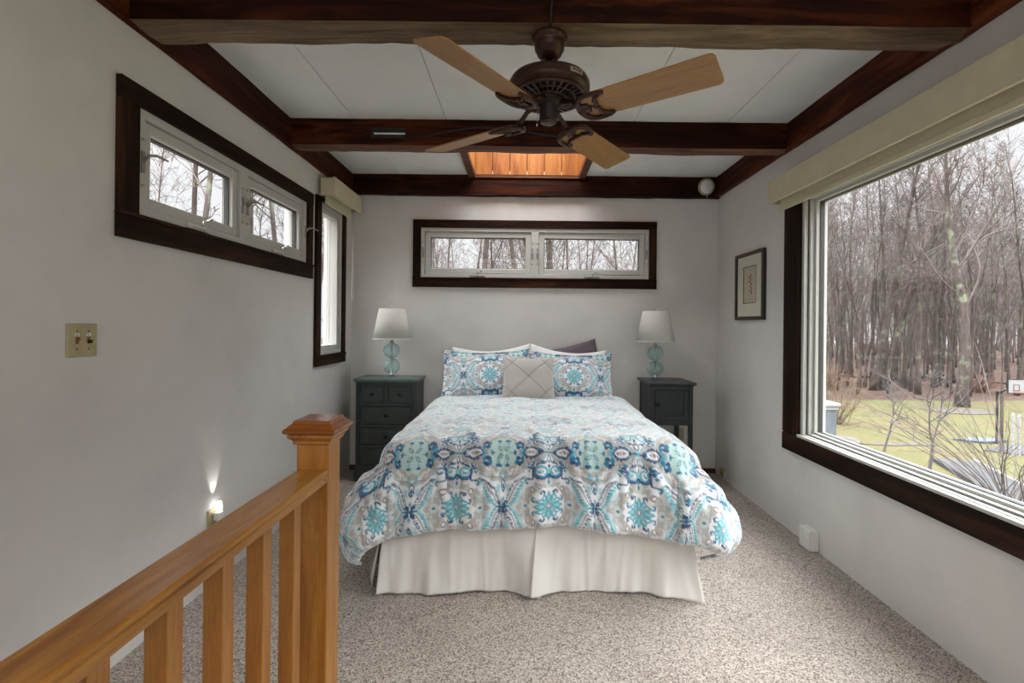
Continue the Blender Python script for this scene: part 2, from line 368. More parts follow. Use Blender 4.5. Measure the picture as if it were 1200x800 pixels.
for a, b, c, d in wall_cells(x0-.06, x1+.06, y0-.06, y1+.06, [(x0-.018, x1+.018, y0-.018, y1+.018)]): m.box(a, b, c, d, ZC+.062, zt-.032)
rel(m, sk).build('shaft_backing', 'black', sk)
m = MB(); m.box(x0-.06, x0+.0, y0, y1, ZC-.03, ZC-.001); m.box(x1-.0, x1+.06, y0, y1, ZC-.03, ZC-.001)
m.box(x0-.06, x1+.06, y1, y1+.014, ZC-.03, ZC-.001)
rel(m, sk).build('shaft_casing', 'underside_x', sk, bevel=.003)
m = MB(); m.box(x0-.04, x1+.04, y0-.04, y1+.04, zt, zt+.008); rel(m, sk).build('pane', 'pane_glass', sk)
m = MB()
for a, b, c, d in wall_cells(x0-.06, x1+.06, y0-.06, y1+.06, [(x0+.03, x1-.03, y0+.03, y1-.03)]): m.box(a, b, c, d, zt-.03, zt+.03)
rel(m, sk).build('skylight_frame', 'vinyl', sk)

# windows ---------------------------------------------------------------
def mapper(side):
    if side == 'left': return lambda u, d, z: (XL-d, u, z)
    if side == 'right': return lambda u, d, z: (XR+d, u, z)
    return lambda u, d, z: (u, YB+d, z)
def ring(m, u0, u1, z0, z1, w, d0, d1, mi=0, wb=None):
    wb = w if wb is None else wb
    m.box(u0, u0+w, d0, d1, z0, z1, mi); m.box(u1-w, u1, d0, d1, z0, z1, mi)
    m.box(u0+w, u1-w, d0, d1, z1-w, z1, mi); m.box(u0+w, u1-w, d0, d1, z0, z0+wb, mi)
def win_root(name, side, hole, label):
    fn = mapper(side); c = fn((hole[0]+hole[1])/2, 0, hole[2])
    r = struct(empty(name, c), label, 'window'); l = Vector(c)
    def put(m, nm, mats, par=None, bevel=0, **k):
        m.map(fn); m.map(lambda x, y, z: (x-l.x, y-l.y, z-l.z)); return m.build(nm, mats, par or r, bevel, **k)
    return r, put
def casing(put, h, ct, cb, cl, cr, side, sill=True, proud=.025, over=.002, par=None):
    ax = 'casing_x' if side == 'back' else 'casing_y'
    m = MB(); m.box(h[0]-cl, h[1]+cr, -proud, -.0005, h[3], h[3]+ct); put(m, 'head_casing', ax, bevel=.003)
    for a, b in ((h[0]-cl, h[0]), (h[1], h[1]+cr)):
        m = MB(); m.box(a, b, -proud+.003, -.0005, h[2], h[3]); put(m, 'side_casing', 'casing_z', bevel=.003)
    m = MB(); m.box(h[0]-cl-over*.3, h[1]+cr+over*.3, -proud, -.0005, h[2]-cb, h[2]-.018)
    put(m, 'apron', ax, bevel=.003)
    m = MB(); m.box(h[0]-cl-over, h[1]+cr+over, -proud-.006, -.0005, h[2]-.018, h[2]); put(m, 'sill', ax, bevel=.004)
def awning(put, h, side, splits, sashw=.055):
    """white vinyl frame with two top-hung sashes, cranks and latches"""
    m = MB(); ring(m, *h, .035, -.012, .10); um = (splits[0]+splits[1])/2
    m.box(um-.035, um+.035, -.012, .10, h[2]+.035, h[3]-.035); fr = put(m, 'window_frame', 'vinyl', bevel=.003)
    for a, b in ((h[0]+.035, um-.035), (um+.035, h[1]-.035)):
        z0, z1 = h[2]+.035, h[3]-.035
        m = MB(); ring(m, a+.003, b-.003, z0+.003, z1-.003, .048, .004, .06)
        sa = put(m, 'sash', 'vinyl', bevel=.004)
        m = MB(); ring(m, a+.051, b-.051, z0+.051, z1-.051, .006, .025, .05); put(m, 'seal', 'vinyl_seal')
        m = MB(); m.box(a+.05, b-.05, .036, .042, z0+.05, z1-.05); put(m, 'pane', 'pane_glass')
        # crank operator
        c = (a+b)/2-.03 if side != 'back' else (a+b)/2+.0
        m = MB(); m.box(c-.07, c+.07, -.034, -.012, h[2]+.004, h[2]+.026); m.box(c-.045, c+.045, -.046, -.030, h[2]+.008, h[2]+.022)
        cr = put(m, 'crank_housing', 'vinyl' if side != 'back' else 'vinyl_grey', bevel=.004)
        m = MB(); m.tube([(c, -.045, h[2]+.022), (c+.004, -.052, h[2]+.045), (c+.03, -.05, h[2]+.052)], .005, 8)
        m.tube([(c+.03, -.05, h[2]+.052), (c+.05, -.062, h[2]+.066)], .006, 8)
        put(m, 'crank_handle', 'chrome' if side != 'back' else 'vinyl_grey')
        for e_ in (a, b):
            m = MB(); uu = e_+(-.012 if e_ == a else .012)
            m.box(uu-.009, uu+.009, -.018, -.012, (z0+z1)/2-.045, (z0+z1)/2+.045)
            if side == 'left': m.tube([(uu, -.018, (z0+z1)/2+.005), (uu, -.040, (z0+z1)/2+.028), (uu+.01, -.065, (z0+z1)/2+.03), (uu+.03, -.098, (z0+z1)/2+.014)], [.008, .007, .006, .004], 8)
            else: m.tube([(uu, -.018, (z0+z1)/2+.005), (uu, -.036, (z0+z1)/2+.012), (uu, -.042, (z0+z1)/2-.03)], [.007, .006, .004], 8)
            for zz in (-.095, .095): m.tube([(uu, -.017, (z0+z1)/2+zz), (uu, -.011, (z0+z1)/2+zz)], .006, 8, 1)
            put(m, 'latch', ['vinyl_grey', 'brass'])
r, put = win_root('window_1', 'left', H1, 'high pair of awning windows on the left wall, dark wood casing')
casing(put, H1, .085, .105, .098, .092, 'left'); awning(put, H1, 'left', (2.72, 2.72))
r, put = win_root('window_3', 'back', H3, 'wide high pair of awning windows on the back wall above the bed')
casing(put, H3, .072, .09, .072, .07, 'back'); awning(put, H3, 'back', (.11, .11))
# narrow window
r, put = win_root('window_2', 'left', H2, 'tall narrow window in the left corner, dark casing')
casing(put, H2, .03, .085, .085, .07, 'left')
m = MB(); ring(m, *H2, .03, -.008, .11); put(m, 'window_frame', 'vinyl', bevel=.003)
m = MB(); ring(m, H2[0]+.033, H2[1]-.033, H2[2]+.033, H2[3]-.033, .04, .005, .07); put(m, 'sash', 'vinyl', bevel=.004)
m = MB(); m.box(H2[0]+.07, H2[1]-.07, .036, .042, H2[2]+.07, H2[3]-.07); put(m, 'pane', 'pane_glass')
# picture window
r, put = win_root('window_4', 'right', H4, 'large picture window on the right wall looking onto the lawn')
h = H4
m = MB(); m.box(h[0]-.17, h[1]+.17, -.03, -.0005, h[3], h[3]+.12); put(m, 'head_casing', 'casing_y', bevel=.003)
for a, b in ((h[0]-.17, h[0]), (h[1], h[1]+.17)):
    m = MB(); m.box(a, b, -.028, -.0005, h[2], h[3]); put(m, 'side_casing', 'casing_z', bevel=.003)
m = MB(); m.box(h[0]-.17, h[1]+.17, -.03, -.0005, h[2]-.115, h[2]-.004); put(m, 'apron', 'casing_y', bevel=.003)
m = MB(); m.box(h[0], h[1], -.028, .03, h[2]-.004, h[2]+.012); put(m, 'sill', 'vinyl', bevel=.003)
m = MB(); ring(m, h[0], h[1], h[2]+.006, h[3], .028, -.004, .04, wb=.010); ring(m, h[0]+.028, h[1]-.028, h[2]+.016, h[3]-.028, .018, .024, .08, wb=.010)
ring(m, h[0]+.046, h[1]-.046, h[2]+.026, h[3]-.046, .018, .05, .12, wb=.014); put(m, 'window_frame', 'vinyl', bevel=.0025)
m = MB(); ring(m, h[0]+.064, h[1]-.064, h[2]+.040, h[3]-.064, .004, .072, .10); put(m, 'seal', 'vinyl_seal')
m = MB(); ring(m, h[0]+.0275, h[1]-.0275, h[2]+.0155, h[3]-.0275, .003, .018, .0245); put(m, 'seal', 'vinyl_seal')
m = MB(); m.box(h[0]+.064, h[1]-.064, .082, .088, h[2]+.040, h[3]-.064); put(m, 'pane', 'pane_glass')

# roller shades with valances -------------------------------------------
def roller_shade(label, side, u0, u1, z0, z1, prot, droop, chain_u, chain_z):
    fn = mapper(side); base = Vector(fn((u0+u1)/2, -prot, z0)); r = empty('roller_shade', base)
    tag(r, label, 'window shade')
    def put(m, nm, mats, bevel=0):
        m.map(fn); m.map(lambda x, y, z: (x-base.x, y-base.y, z-base.z)); return m.build(nm, mats, r, bevel)
    m = MB(); m.box(u0, u1, -prot, -prot+.012, z0, z1); m.box(u0, u0+.012, -prot+.012, -.03, z0, z1); m.box(u1-.012, u1, -prot+.012, -.03, z0, z1)
    m.box(u0, u1, -prot+.012, -.03, z1-.012, z1)
    put(m, 'valance', 'shade_fabric', .003)
    m = MB(); m.box(u0+.004, u1-.004, -prot-.0035, -prot, z0, z0+.012); put(m, 'valance_hem', 'shade_fabric', .002)
    m = MB(); pts = [(-.075+.03*math.cos(t), z0+.055+.03*math.sin(t)) for t in [2*PI*i/18 for i in range(18)]]
    m.prism([(a, b) for a, b in pts], 'x', u0+.03, u1-.03)
    m.box(u0+.03, u1-.03, -.060, -.057, z0-droop, z0+.05)
    m.box(u0+.03, u1-.03, -.066, -.052, z0-droop-.006, z0-droop+.022)
    put(m, 'shade_roll', 'shade_fabric', .002)
    if chain_u:
        m = MB(); w = .022; pts = []
        zt_ = z0+.02; zb = chain_z
        pts = [(chain_u-.006, -.085, zt_), (chain_u-.010, -.09, (zt_+zb)/2), (chain_u-w, -.09, zb+.06)]
        for i in range(9):
            a = PI+PI*i/8; pts.append((chain_u+w*math.cos(a), -.09, zb+.03+w*math.sin(a)))
        pts += [(chain_u+w, -.09, zb+.06), (chain_u+.012, -.09, (zt_+zb)/2), (chain_u+.008, -.085, zt_)]
        m.tube(pts, .003, 6); put(m, 'pull_chain', 'chain_plastic')
    return r
roller_shade('cream box valance and rolled shade across the top of the large right window', 'right', -.48, 3.30, 2.19, 2.345, .13, .045, None, 0)
roller_shade('small cream valance and rolled shade over the narrow corner window, looped pull chain hanging', 'left', 3.69, 4.30, 2.33, 2.472, .142, .05, 4.235, 1.55)

# ------------------------------------------------------------------ ceiling fan
FX, FY = .10, 1.985
fan = tag(empty('ceiling_fan', (FX, FY, ZB)), 'bronze ceiling fan with four oak blades hanging from the nearest beam', 'ceiling fan')
def zz(prof): return [(r_, z_-ZB) for r_, z_ in prof]
m = MB(); m.lathe(zz([(0, 2.54), (.066, 2.54), (.073, 2.535), (.074, 2.522), (.066, 2.516), (.062, 2.50), (.060, 2.482), (.054, 2.477), (.050, 2.462), (.036, 2.448), (.026, 2.443), (0, 2.443)]), n=40)
m.build('canopy', 'bronze_metal', fan)
m = MB(); m.lathe(zz([(0, 2.45), (.014, 2.45), (.014, 2.385), (.022, 2.383), (.022, 2.365), (0, 2.365)]), n=20)
m.tube([(.02, -.015, 2.45-ZB), (.028, -.02, 2.42-ZB), (.022, -.014, 2.385-ZB)], .003, 6)
m.build('downrod', 'bronze_dark', fan)
m = MB(); m.lathe(zz([(0, 2.383), (.07, 2.382), (.125, 2.372), (.156, 2.356), (.166, 2.338), (.167, 2.318), (.163, 2.306), (.150, 2.298), (.146, 2.290), (.140, 2.290)]), n=64)
m.build('motor_housing', 'bronze_metal', fan)
# vented ring: two rings of slots cut between spokes
m = MB()
def annulus(m, r0, r1, z0, z1, n=72, z0b=None):
    z0b = z0 if z0b is None else z0b
    m.lathe([(r0, z0b), (r1, z0), (r1, z1), (r0, z1+(z0b-z0)), (r0, z0b)], n=n)
zr = 2.286-ZB; sl = .010
annulus(m, .138, .152, zr, zr+.01); annulus(m, .104, .110, zr-.006, zr+.004); annulus(m, .062, .078, zr-.012, zr)
for k in range(30):
    a = 2*PI*k/30; ca, sa = math.cos(a), math.sin(a)
    for (ra, rb, za, zb_, w) in ((.108, .141, -.006, 0, .0045), (.076, .106, -.012, -.006, .0035)):
        p0 = (ra*ca, ra*sa, zr+za+.004); p1 = (rb*ca, rb*sa, zr+zb_+.004); q = (-sa*w, ca*w)
        v8 = [];
        for (p, dz) in ((p0, -.004), (p1, -.004), (p1, .004), (p0, .004)):
            v8 += [(p[0]+q[0], p[1]+q[1], p[2]+dz), (p[0]-q[0], p[1]-q[1], p[2]+dz)]
        m.add(v8, [(0, 1, 3, 2), (2, 3, 5, 4), (4, 5, 7, 6), (6, 7, 1, 0), (0, 2, 4, 6), (1, 7, 5, 3)])
m.build('vent_ring', 'bronze_metal', fan)
m = MB(); m.lathe(zz([(0, 2.300), (.142, 2.300), (.142, 2.296), (0, 2.296)]), n=40); m.build('motor_core', 'black', fan)
m = MB(); m.lathe(zz([(0, 2.295), (.064, 2.285), (.060, 2.262), (.040, 2.256), (.037, 2.25), (.037, 2.196), (.034, 2.190), (0, 2.189)]), n=36)
m.build('switch_housing', 'bronze_dark', fan)
m = MB(); m.lathe(zz([(0, 2.191), (.033, 2.191), (.033, 2.184), (.028, 2.181), (0, 2.180)]), n=30)
for k in range(3):
    a = k*2.1; m.lathe(zz([(0, 2.181), (.003, 2.181), (.003, 2.179), (0, 2.179)]), (.018*math.cos(a), .018*math.sin(a), 0), 8)
m.build('end_cap', 'bronze_metal', fan)
m = MB()
a0 = math.atan2(-.118, .118)
def onrim(a, z, r=.168): return (r*math.cos(a), r*math.sin(a), z-ZB)
for i in range(8):
    a = -1.12+i*.045; b = a+.045
    m.add([onrim(a, 2.320), onrim(b, 2.320), onrim(b, 2.338), onrim(a, 2.338), onrim(a, 2.320, .1705), onrim(b, 2.320, .1705), onrim(b, 2.338, .1705), onrim(a, 2.338, .1705)],
          [(0, 1, 2, 3), (4, 5, 6, 7), (0, 1, 5, 4), (1, 2, 6, 5), (2, 3, 7, 6), (3, 0, 4, 7)])
bd = m.build('badge', 'badge', fan)
m = MB()
for i in range(3):
    a = -1.05+i*.085
    m.tube([onrim(a, 2.329, .1712), onrim(a+.02, 2.332, .1712), onrim(a+.045, 2.327, .1712)], .0028, 6)
m.build('badge_mark', 'black', bd)
m = MB(); m.tube([(-.036, .0, 2.235-ZB), (-.046, 0, 2.215-ZB), (-.048, 0, 2.185-ZB)], .0014, 6); m.tube([(-.048, 0, 2.185-ZB), (-.048, 0, 2.17-ZB)], .003, 8)
m.build('pull_chain', 'chrome', fan)
m = MB(); m.tube([(0, -.092, .26), (.003, -.092, .12), (0, -.094, .02), (0, -.07, -.004), (0, -.04, -.008)], .006, 8); m.build('power_cord', 'cord_black', fan)
# blade with its scrolled bracket: built along +x, then copied
BZ = 2.205-ZB
def blade_mesh():
    m = MB(); n = 26; L0, L1 = .168, .672; out = []
    def wid(x):
        t = (x-L0)/(L1-L0); return .066+.009*t
    r_ = .022
    top = []
    prof = []
    # rounded rectangle outline
    for (cx, cy, a0_, a1_) in ((L1-r_, 1, 0, 90), (L0+.03, 1, 90, 180), (L0+.03, -1, 180, 270), (L1-r_, -1, 270, 360)):
        rr = r_ if cx > .4 else .03
        for i in range(7):
            a = math.radians(a0_+(a1_-a0_)*i/6); x = cx+rr*math.cos(a)
            y = cy*(wid(x)-rr)+rr*math.sin(a); prof.append((x, y))
    k = len(prof); vs_ = [(x, y, .003) for x, y in prof]+[(x, y, -.003) for x, y in prof]
    m.add(vs_, [tuple(range(k)), tuple(range(2*k-1, k-1, -1))]+[(i, (i+1) % k, k+(i+1) % k, k+i) for i in range(k)])
    return m
def bracket_mesh():
    m = MB()
    # arm from under the motor, dropping to the blade
    m.tube([(.055, 0, .058), (.10, 0, .045), (.135, 0, .018), (.165, 0, -.004), (.20, 0, -.008)], [.012, .010, .011, .010, .006], 8)
    for s_ in (1, -1):   # forked scroll hugging the root of the blade
        pts = [(.145, 0, -.006), (.150, s_*.018, -.008), (.158, s_*.040, -.008), (.172, s_*.058, -.008), (.195, s_*.066, -.008), (.225, s_*.067, -.008), (.255, s_*.064, -.008), (.272, s_*.056, -.008), (.268, s_*.048, -.008)]
        m.tube(pts, [.012, .012, .012, .011, .010, .009, .008, .006, .004], 8)
        pts = [(.268, s_*.058, -.009), (.240, s_*.046, -.010), (.222, s_*.030, -.010), (.226, s_*.014, -.010), (.214, 0, -.010)]
        m.tube(pts, [.005, .007, .008, .007, .008], 8)
    m.box(.145, .19, -.022, .022, -.011, -.004)
    for s_ in (-.045, 0, .045): m.lathe([(0, -.020), (.005, -.018), (.005, -.010), (0, -.010)], (.216 if s_ == 0 else .232, s_, 0), 10)
    return m
bl_me = blade_mesh(); br_me = bracket_mesh(); pitch = math.radians(-15)
bl0 = bl_me.build('blade', 'blade_oak', fan, bevel=.001); br0 = br_me.build('blade_bracket', 'bronze_metal', fan)
for k, ang in enumerate((54, 144, -36, -126)):
    M4 = Matrix.Translation((0, 0, BZ)) @ Matrix.Rotation(math.radians(ang), 4, 'Z') @ Matrix.Rotation(pitch, 4, 'X')
    for src in (bl0, br0):
        o = src if k == 0 else src.copy()
        if k: COL.objects.link(o)
        o.parent = fan; o.matrix_local = M4
    
# ------------------------------------------------------------------ printed pattern (woven colour of the bedding)
TX, TY = .2235, .245            # quarter of the repeat, metres
RES = 1300                    # samples per metre
def make_tile():
    nx, ny = int(TX*RES), int(TY*RES)
    gx, gy = np.meshgrid((np.arange(nx)+.5)/RES, (np.arange(ny)+.5)/RES)
    img = np.zeros((ny, nx, 3), np.float32); img[:] = (.73, .755, .78)
    TA, MI, TE, BL, NA, BR, WH, AQ = (.45, .42, .40), (.47, .64, .625), (.09, .39, .49), (.022, .17, .31), (.012, .06, .17), (.13, .07, .055), (.79, .81, .83), (.30, .58, .63)
    def fill(mask, c): img[mask] = c
    def ell(cx, cy, a, b, ang, c, inner=None, ic=None, pointed=False):
        ca, sa = math.cos(ang), math.sin(ang); u = (gx-cx)*ca+(gy-cy)*sa; v = -(gx-cx)*sa+(gy-cy)*ca
        if pointed: m_ = (np.abs(u) < a) & (np.abs(v) < b*np.clip(1-(u/a)**2, 0, 1))
        else: m_ = (u/a)**2+(v/b)**2 < 1
        fill(m_, c)
        if inner:
            if pointed: m_ = (np.abs(u) < a*inner) & (np.abs(v) < b*inner*np.clip(1-(u/(a*inner))**2, 0, 1))
            else: m_ = (u/(a*inner))**2+(v/(b*inner))**2 < 1
            fill(m_, ic)
    def stroke(pts, w, c, w1=None):
        w1 = w if w1 is None else w1; n = len(pts)-1
        for i in range(n):
            (x0_, y0_), (x1_, y1_) = pts[i], pts[i+1]; dx, dy = x1_-x0_, y1_-y0_; L = dx*dx+dy*dy+1e-12
            t = np.clip(((gx-x0_)*dx+(gy-y0_)*dy)/L, 0, 1); d = np.hypot(gx-x0_-t*dx, gy-y0_-t*dy)
            ww = w+(w1-w)*(i+.5)/n; fill(d < ww, c)
    def bez(p0, p1, p2, p3, n=14):
        return [tuple(((1-t)**3*p0[k]+3*(1-t)**2*t*p1[k]+3*(1-t)*t*t*p2[k]+t**3*p3[k]) for k in (0, 1)) for t in [i/n for i in range(n+1)]]
    def spiral(cx, cy, r, a0_, turns, n=22, sgn=1): return [(cx+r*(1-i/n*.85)*math.cos(a0_+sgn*turns*2*PI*i/n), cy+r*(1-i/n*.85)*math.sin(a0_+sgn*turns*2*PI*i/n)) for i in range(n+1)]
    # taupe grounds
    mx_, my_ = TX-gx, TY-gy; th2 = np.arctan2(my_, mx_)
    def scal(cx, cy, a, b, n, k, c):
        t_ = np.arctan2((gy-cy)/b, (gx-cx)/a); fill(np.hypot((gx-cx)/a, (gy-cy)/b) < 1+k*np.cos(n*t_), c)
    PG, LN = (.54, .60, .63), (.20, .29, .34)
    scal(0, 0, .160, .105, 14, .035, PG); scal(0, 0, .154, .100, 14, .035, TA)
    scal(0, .10, .060, .052, 8, .05, PG); scal(0, .10, .054, .048, 8, .05, TA)
    scal(TX, TY, .134, .142, 12, .03, PG); scal(TX, TY, .128, .136, 12, .03, TA); scal(TX, TY, .098, .112, 16, .05, WH); scal(TX, TY, .092, .106, 16, .05, TA)
    scal(TX, TY, .072, .086, 10, .05, MI)
    scal(.074, TY, .066, .048, 6, .05, LN); scal(.074, TY, .0645, .0465, 6, .05, TA)
    for (cx, cy, a) in ((.165, .150, .3), (.195, .135, 1.2), (.150, .175, 2.2)): stroke(spiral(cx, cy, .016, a, .8, 14), .0036, (.62, .64, .64), .002)
    stroke(bez((.04, .21), (.10, .215), (.105, .150), (.150, .135)), .0016, LN); stroke(bez((.150, .135), (.19, .120), (.20, .145), (.212, .118)), .0016, LN)
    for (cx, cy, a, rr_) in ((.125, .040, 1, .015), (.108, .062, 2.5, .013), (.142, .020, .2, .012), (.045, .120, 4, .012), (.122, .020, 3, .010), (.150, .050, 5, .010)): stroke(spiral(cx, cy, rr_, a, .8, 14), .0030, (.64, .66, .67), .0016)
    for i in range(14): ell(.100+.05*((i*7) % 14)/14, .012+.055*((i*5) % 14)/14, .0045, .0022, i*1.3, (.62, .65, .66) if i % 2 else AQ)
    # star on a pale ground
    scal(0, 0, .086, .088, 16, .04, WH)
    for k in range(9):
        a = k*PI/16
        if k % 8 == 0: L = .070; ell(L*.56*math.cos(a), L*.56*math.sin(a), L*.46, .0125, a, TE, .55, AQ, True)
        elif k == 4: ell(.030*math.cos(a), .030*math.sin(a), .026, .008, a, TE, .5, AQ, True)
        elif k in (2, 6):
            ell(.046*math.cos(a), .046*math.sin(a), .022, .0055, a, TE, pointed=True)
    stroke([(.058, .026), (.036, .036), (.026, .058)], .0038, TE)
    for sg, a in ((1, PI*.17), (-1, PI*.33)):
        cx, cy = .072*math.cos(a), .072*math.sin(a)
        stroke(spiral(cx, cy, .013, a-sg*1.9, .55, 12, sg), .0052, BL if sg > 0 else NA, .003)
    ell(0, 0, .013, .013, 0, TA); ell(0, 0, .010, .010, 0, BR, .7, WH)
    ell(.068, .074, .0145, .0085, PI/3.2, BR, .66, WH)
    for (cx, cy, a) in ((.112, 0, 0), (0, .108, PI/2)):
        scal(cx, cy, .024, .024, 8, .10, PG); scal(cx, cy, .019, .019, 8, .12, (.62, .64, .63)); ell(cx, cy, .014, .007, a, TE, .5, NA, True)
    # leafy garland, a wide S band
    g = bez((.218, .004), (.165, .020), (.185, .095), (.112, .128), 22)
    stroke(g, .019, WH); stroke(g, .0030, (.22, .24, .27))
    for i in range(1, 22):
        x, y = g[i]; dx, dy = g[i][0]-g[i-1][0], g[i][1]-g[i-1][1]; a = math.atan2(dy, dx); L = .5+.5*math.sin(PI*i/22)
        ell(x+.014*L*math.cos(a-PI/2), y+.014*L*math.sin(a-PI/2), .0050, .0034, a-.7, NA, .45, WH)
        if i % 2: ell(x+.018*L*math.cos(a+PI/2), y+.018*L*math.sin(a+PI/2), .0145*L, .0052, a+.75, TE, pointed=True); ell(x+.024*L*math.cos(a+PI/2+.3), y+.024*L*math.sin(a+PI/2+.3), .010*L, .004, a+.9, AQ, pointed=True)
    g2 = [(x+.0235*math.sin(.2+PI*.9*i/22), y+.002) for i, (x, y) in enumerate(g)]; stroke(g2, .0016, NA)
    g3 = [(x-.036*math.sin(.2+PI*.9*i/22), y-.010*math.sin(PI*i/22)) for i, (x, y) in enumerate(g)]; stroke(g3, .0026, AQ)
    # crown of blue scrolls
    stroke(bez((0, .142), (.024, .122), (.066, .128), (.058, .178)), .0085, BL, .004)
    stroke(bez((0, .143), (.030, .112), (.070, .122), (.066, .165)), .0045, NA, .003)
    stroke(spiral(.036, .162, .024, PI*1.25, 1.1, 26, -1), .0075, TE, .004); stroke(spiral(.036, .162, .017, PI*1.25, .9, 20, -1), .0028, WH, .002)
    stroke([(.068, .160), (.066, .130)], .0045, NA, .005); ell(0, .132, .012, .009, PI/2, NA, .5, TE, True); stroke(bez((.064, .128), (.068, .112), (.082, .122), (.098, .122)), .0045, NA, .003)
    stroke(spiral(.099, .106, .016, PI*.75, .95, 18, -1), .0052, BL, .003)
    for (cx, cy, rr_) in ((.080, .168, .008), (.093, .176, .007), (.088, .155, .007), (.076, .186, .008), (.091, .192, .006), (.064, .196, .008), (.100, .162, .005)): ell(cx, cy, rr_, rr_*.8, 0, BL)
    stroke([(.062, .17), (.09, .18)], .0032, NA); stroke([(.062, .17), (.070, .192)], .0032, NA)
    stroke(bez((.05, .185), (.040, .205), (.022, .190), (.014, .205)), .0045, NA, .003); ell(.030, .204, .006, .005, 0, BL); ell(0, .216, .020, .0115, PI/2, NA, .6, WH, True)
    ell(0, .160, .016, .009, PI/2, AQ, pointed=True); ell(0, .182, .010, .006, PI/2, NA)
    # cross node and paisleys
    stroke([(0, TY), (.030, TY-.028)], .0018, TE); stroke([(0, TY), (.028, TY)], .0022, NA); ell(0, TY, .007, .007, 0, TE)
    for a in np.linspace(0, 2*PI, 13): ell(.082+.036*math.cos(a), TY+.024*math.sin(a), .010, .007, a, NA)
    ell(.072, TY, .050, .027, 0, NA, pointed=True); ell(.078, TY, .036, .020, 0, (.68, .68, .69), .0, WH, True); ell(.082, TY, .026, .0085, 0, BR, pointed=True)
    for x in (.070, .078, .086, .094): ell(x, TY-.003, .0022, .0035, 0, WH)
    ell(.122, TY-.016, .014, .0075, 1.2, TE); ell(.132, TY-.006, .010, .005, .2, TE); ell(.118, TY-.030, .006, .006, 0, AQ)
    # blue clusters round the mint medallion
    for (cx, cy, a_, b_) in ((.134, .205, .016, .012), (.148, .216, .012, .012), (.126, .217, .011, .010), (.142, .192, .012, .009), (.156, .200, .009, .011)): ell(cx, cy, a_, b_, .5, NA if a_ > .0115 else BL)
    ell(.138, .207, .0075, .0055, 0, AQ); ell(.150, .214, .004, .004, 0, BL)
    ell(TX-.018, TY-.020, .019, .0085, PI/4, (.07, .20, .27), .66, (.33, .52, .52), True)
    for (cx, cy, a) in ((TX-.052, TY-.0, 0), (TX-.022, TY-.052, PI/2)):
        for da in (-.7, 0, .7): ell(cx+.008*math.cos(a+PI+da), cy+.008*math.sin(a+PI+da), .0110, .0050, a+da, NA if da == 0 else BL, pointed=True)
        ell(cx+.010*math.cos(a), cy+.010*math.sin(a), .006, .003, a, TE)
    # node with little scrolls, drops
    ell(TX, 0, .0085, .0085, 0, TE, .5, AQ); stroke(spiral(TX-.017, .017, .0135, -PI/3, .9, 16, 1), .0042, NA, .0024); stroke([(TX, 0), (TX-.03, .0)], .003, NA)
    ell(TX, .034, .012, .006, PI/2, TE, pointed=True)
    ell(TX, .092, .030, .0145, PI/2, NA, .70, WH, True); ell(TX, .088, .015, .0065, PI/2, BL, pointed=True)
    ell(TX-.026, .088, .012, .008, 2.1, AQ); ell(TX-.022, .072, .010, .005, 2.6, (.45, .6, .62)); ell(TX-.015, .136, .018, .0075, 1.95, TE, .5, AQ, True)
    for (cx, cy) in ((.195, .060), (.198, .075), (.012, .235), (.035, .225), (.045, .135+.10), (.118, .165), (.120, .150), (.205, .110)): ell(cx, cy, .004, .004, 0, AQ)
    for i in range(9): ell(.045+.006*math.cos(i*2.4), .088+.012*math.sin(i*1.7), .0026, .0026, 0, LN)
    # slight blur to thread size
    for _ in range(2):
        p = np.pad(img, ((1, 1), (1, 1), (0, 0)), 'edge'); img = (p[:-2, 1:-1]+p[2:, 1:-1]+p[1:-1, :-2]+p[1:-1, 2:]+p[1:-1, 1:-1])/5
    return img
TILE = make_tile()
def sample(x, y):
    fx = np.abs(((np.asarray(x)+TX) % (2*TX))-TX); fy = np.abs(((np.asarray(y)+TY) % (2*TY))-TY)
    i = np.clip((fx*RES).astype(int), 0, TILE.shape[1]-1); j = np.clip((fy*RES).astype(int), 0, TILE.shape[0]-1)
    return TILE[j, i]
def grid_object(name, P, C, mat, parent=None, closed=False):
    nv, nu, _ = P.shape; me = bpy.data.meshes.new(name)
    idx = np.arange(nv*nu).reshape(nv, nu)
    f = np.stack([idx[:-1, :-1], idx[:-1, 1:], idx[1:, 1:], idx[1:, :-1]], -1).reshape(-1, 4)
    me.vertices.add(nv*nu); me.vertices.foreach_set('co', P.reshape(-1).astype(np.float32))
    me.loops.add(f.size); me.loops.foreach_set('vertex_index', f.reshape(-1).astype(np.int32))
    me.polygons.add(len(f)); me.polygons.foreach_set('loop_start', (np.arange(len(f))*4).astype(np.int32))
    me.polygons.foreach_set('use_smooth', np.ones(len(f), bool))
    me.update(calc_edges=True); me.validate()
    if C is not None:
        at = me.color_attributes.new('print', 'FLOAT_COLOR', 'POINT')
        rgba = np.ones((nv*nu, 4), np.float32); rgba[:, :3] = C.reshape(-1, 3); at.data.foreach_set('color', rgba.reshape(-1))
    me.materials.append(MATS[mat]); o = bpy.data.objects.new(name, me); COL.objects.link(o)
    if parent: o.parent = parent
    return o

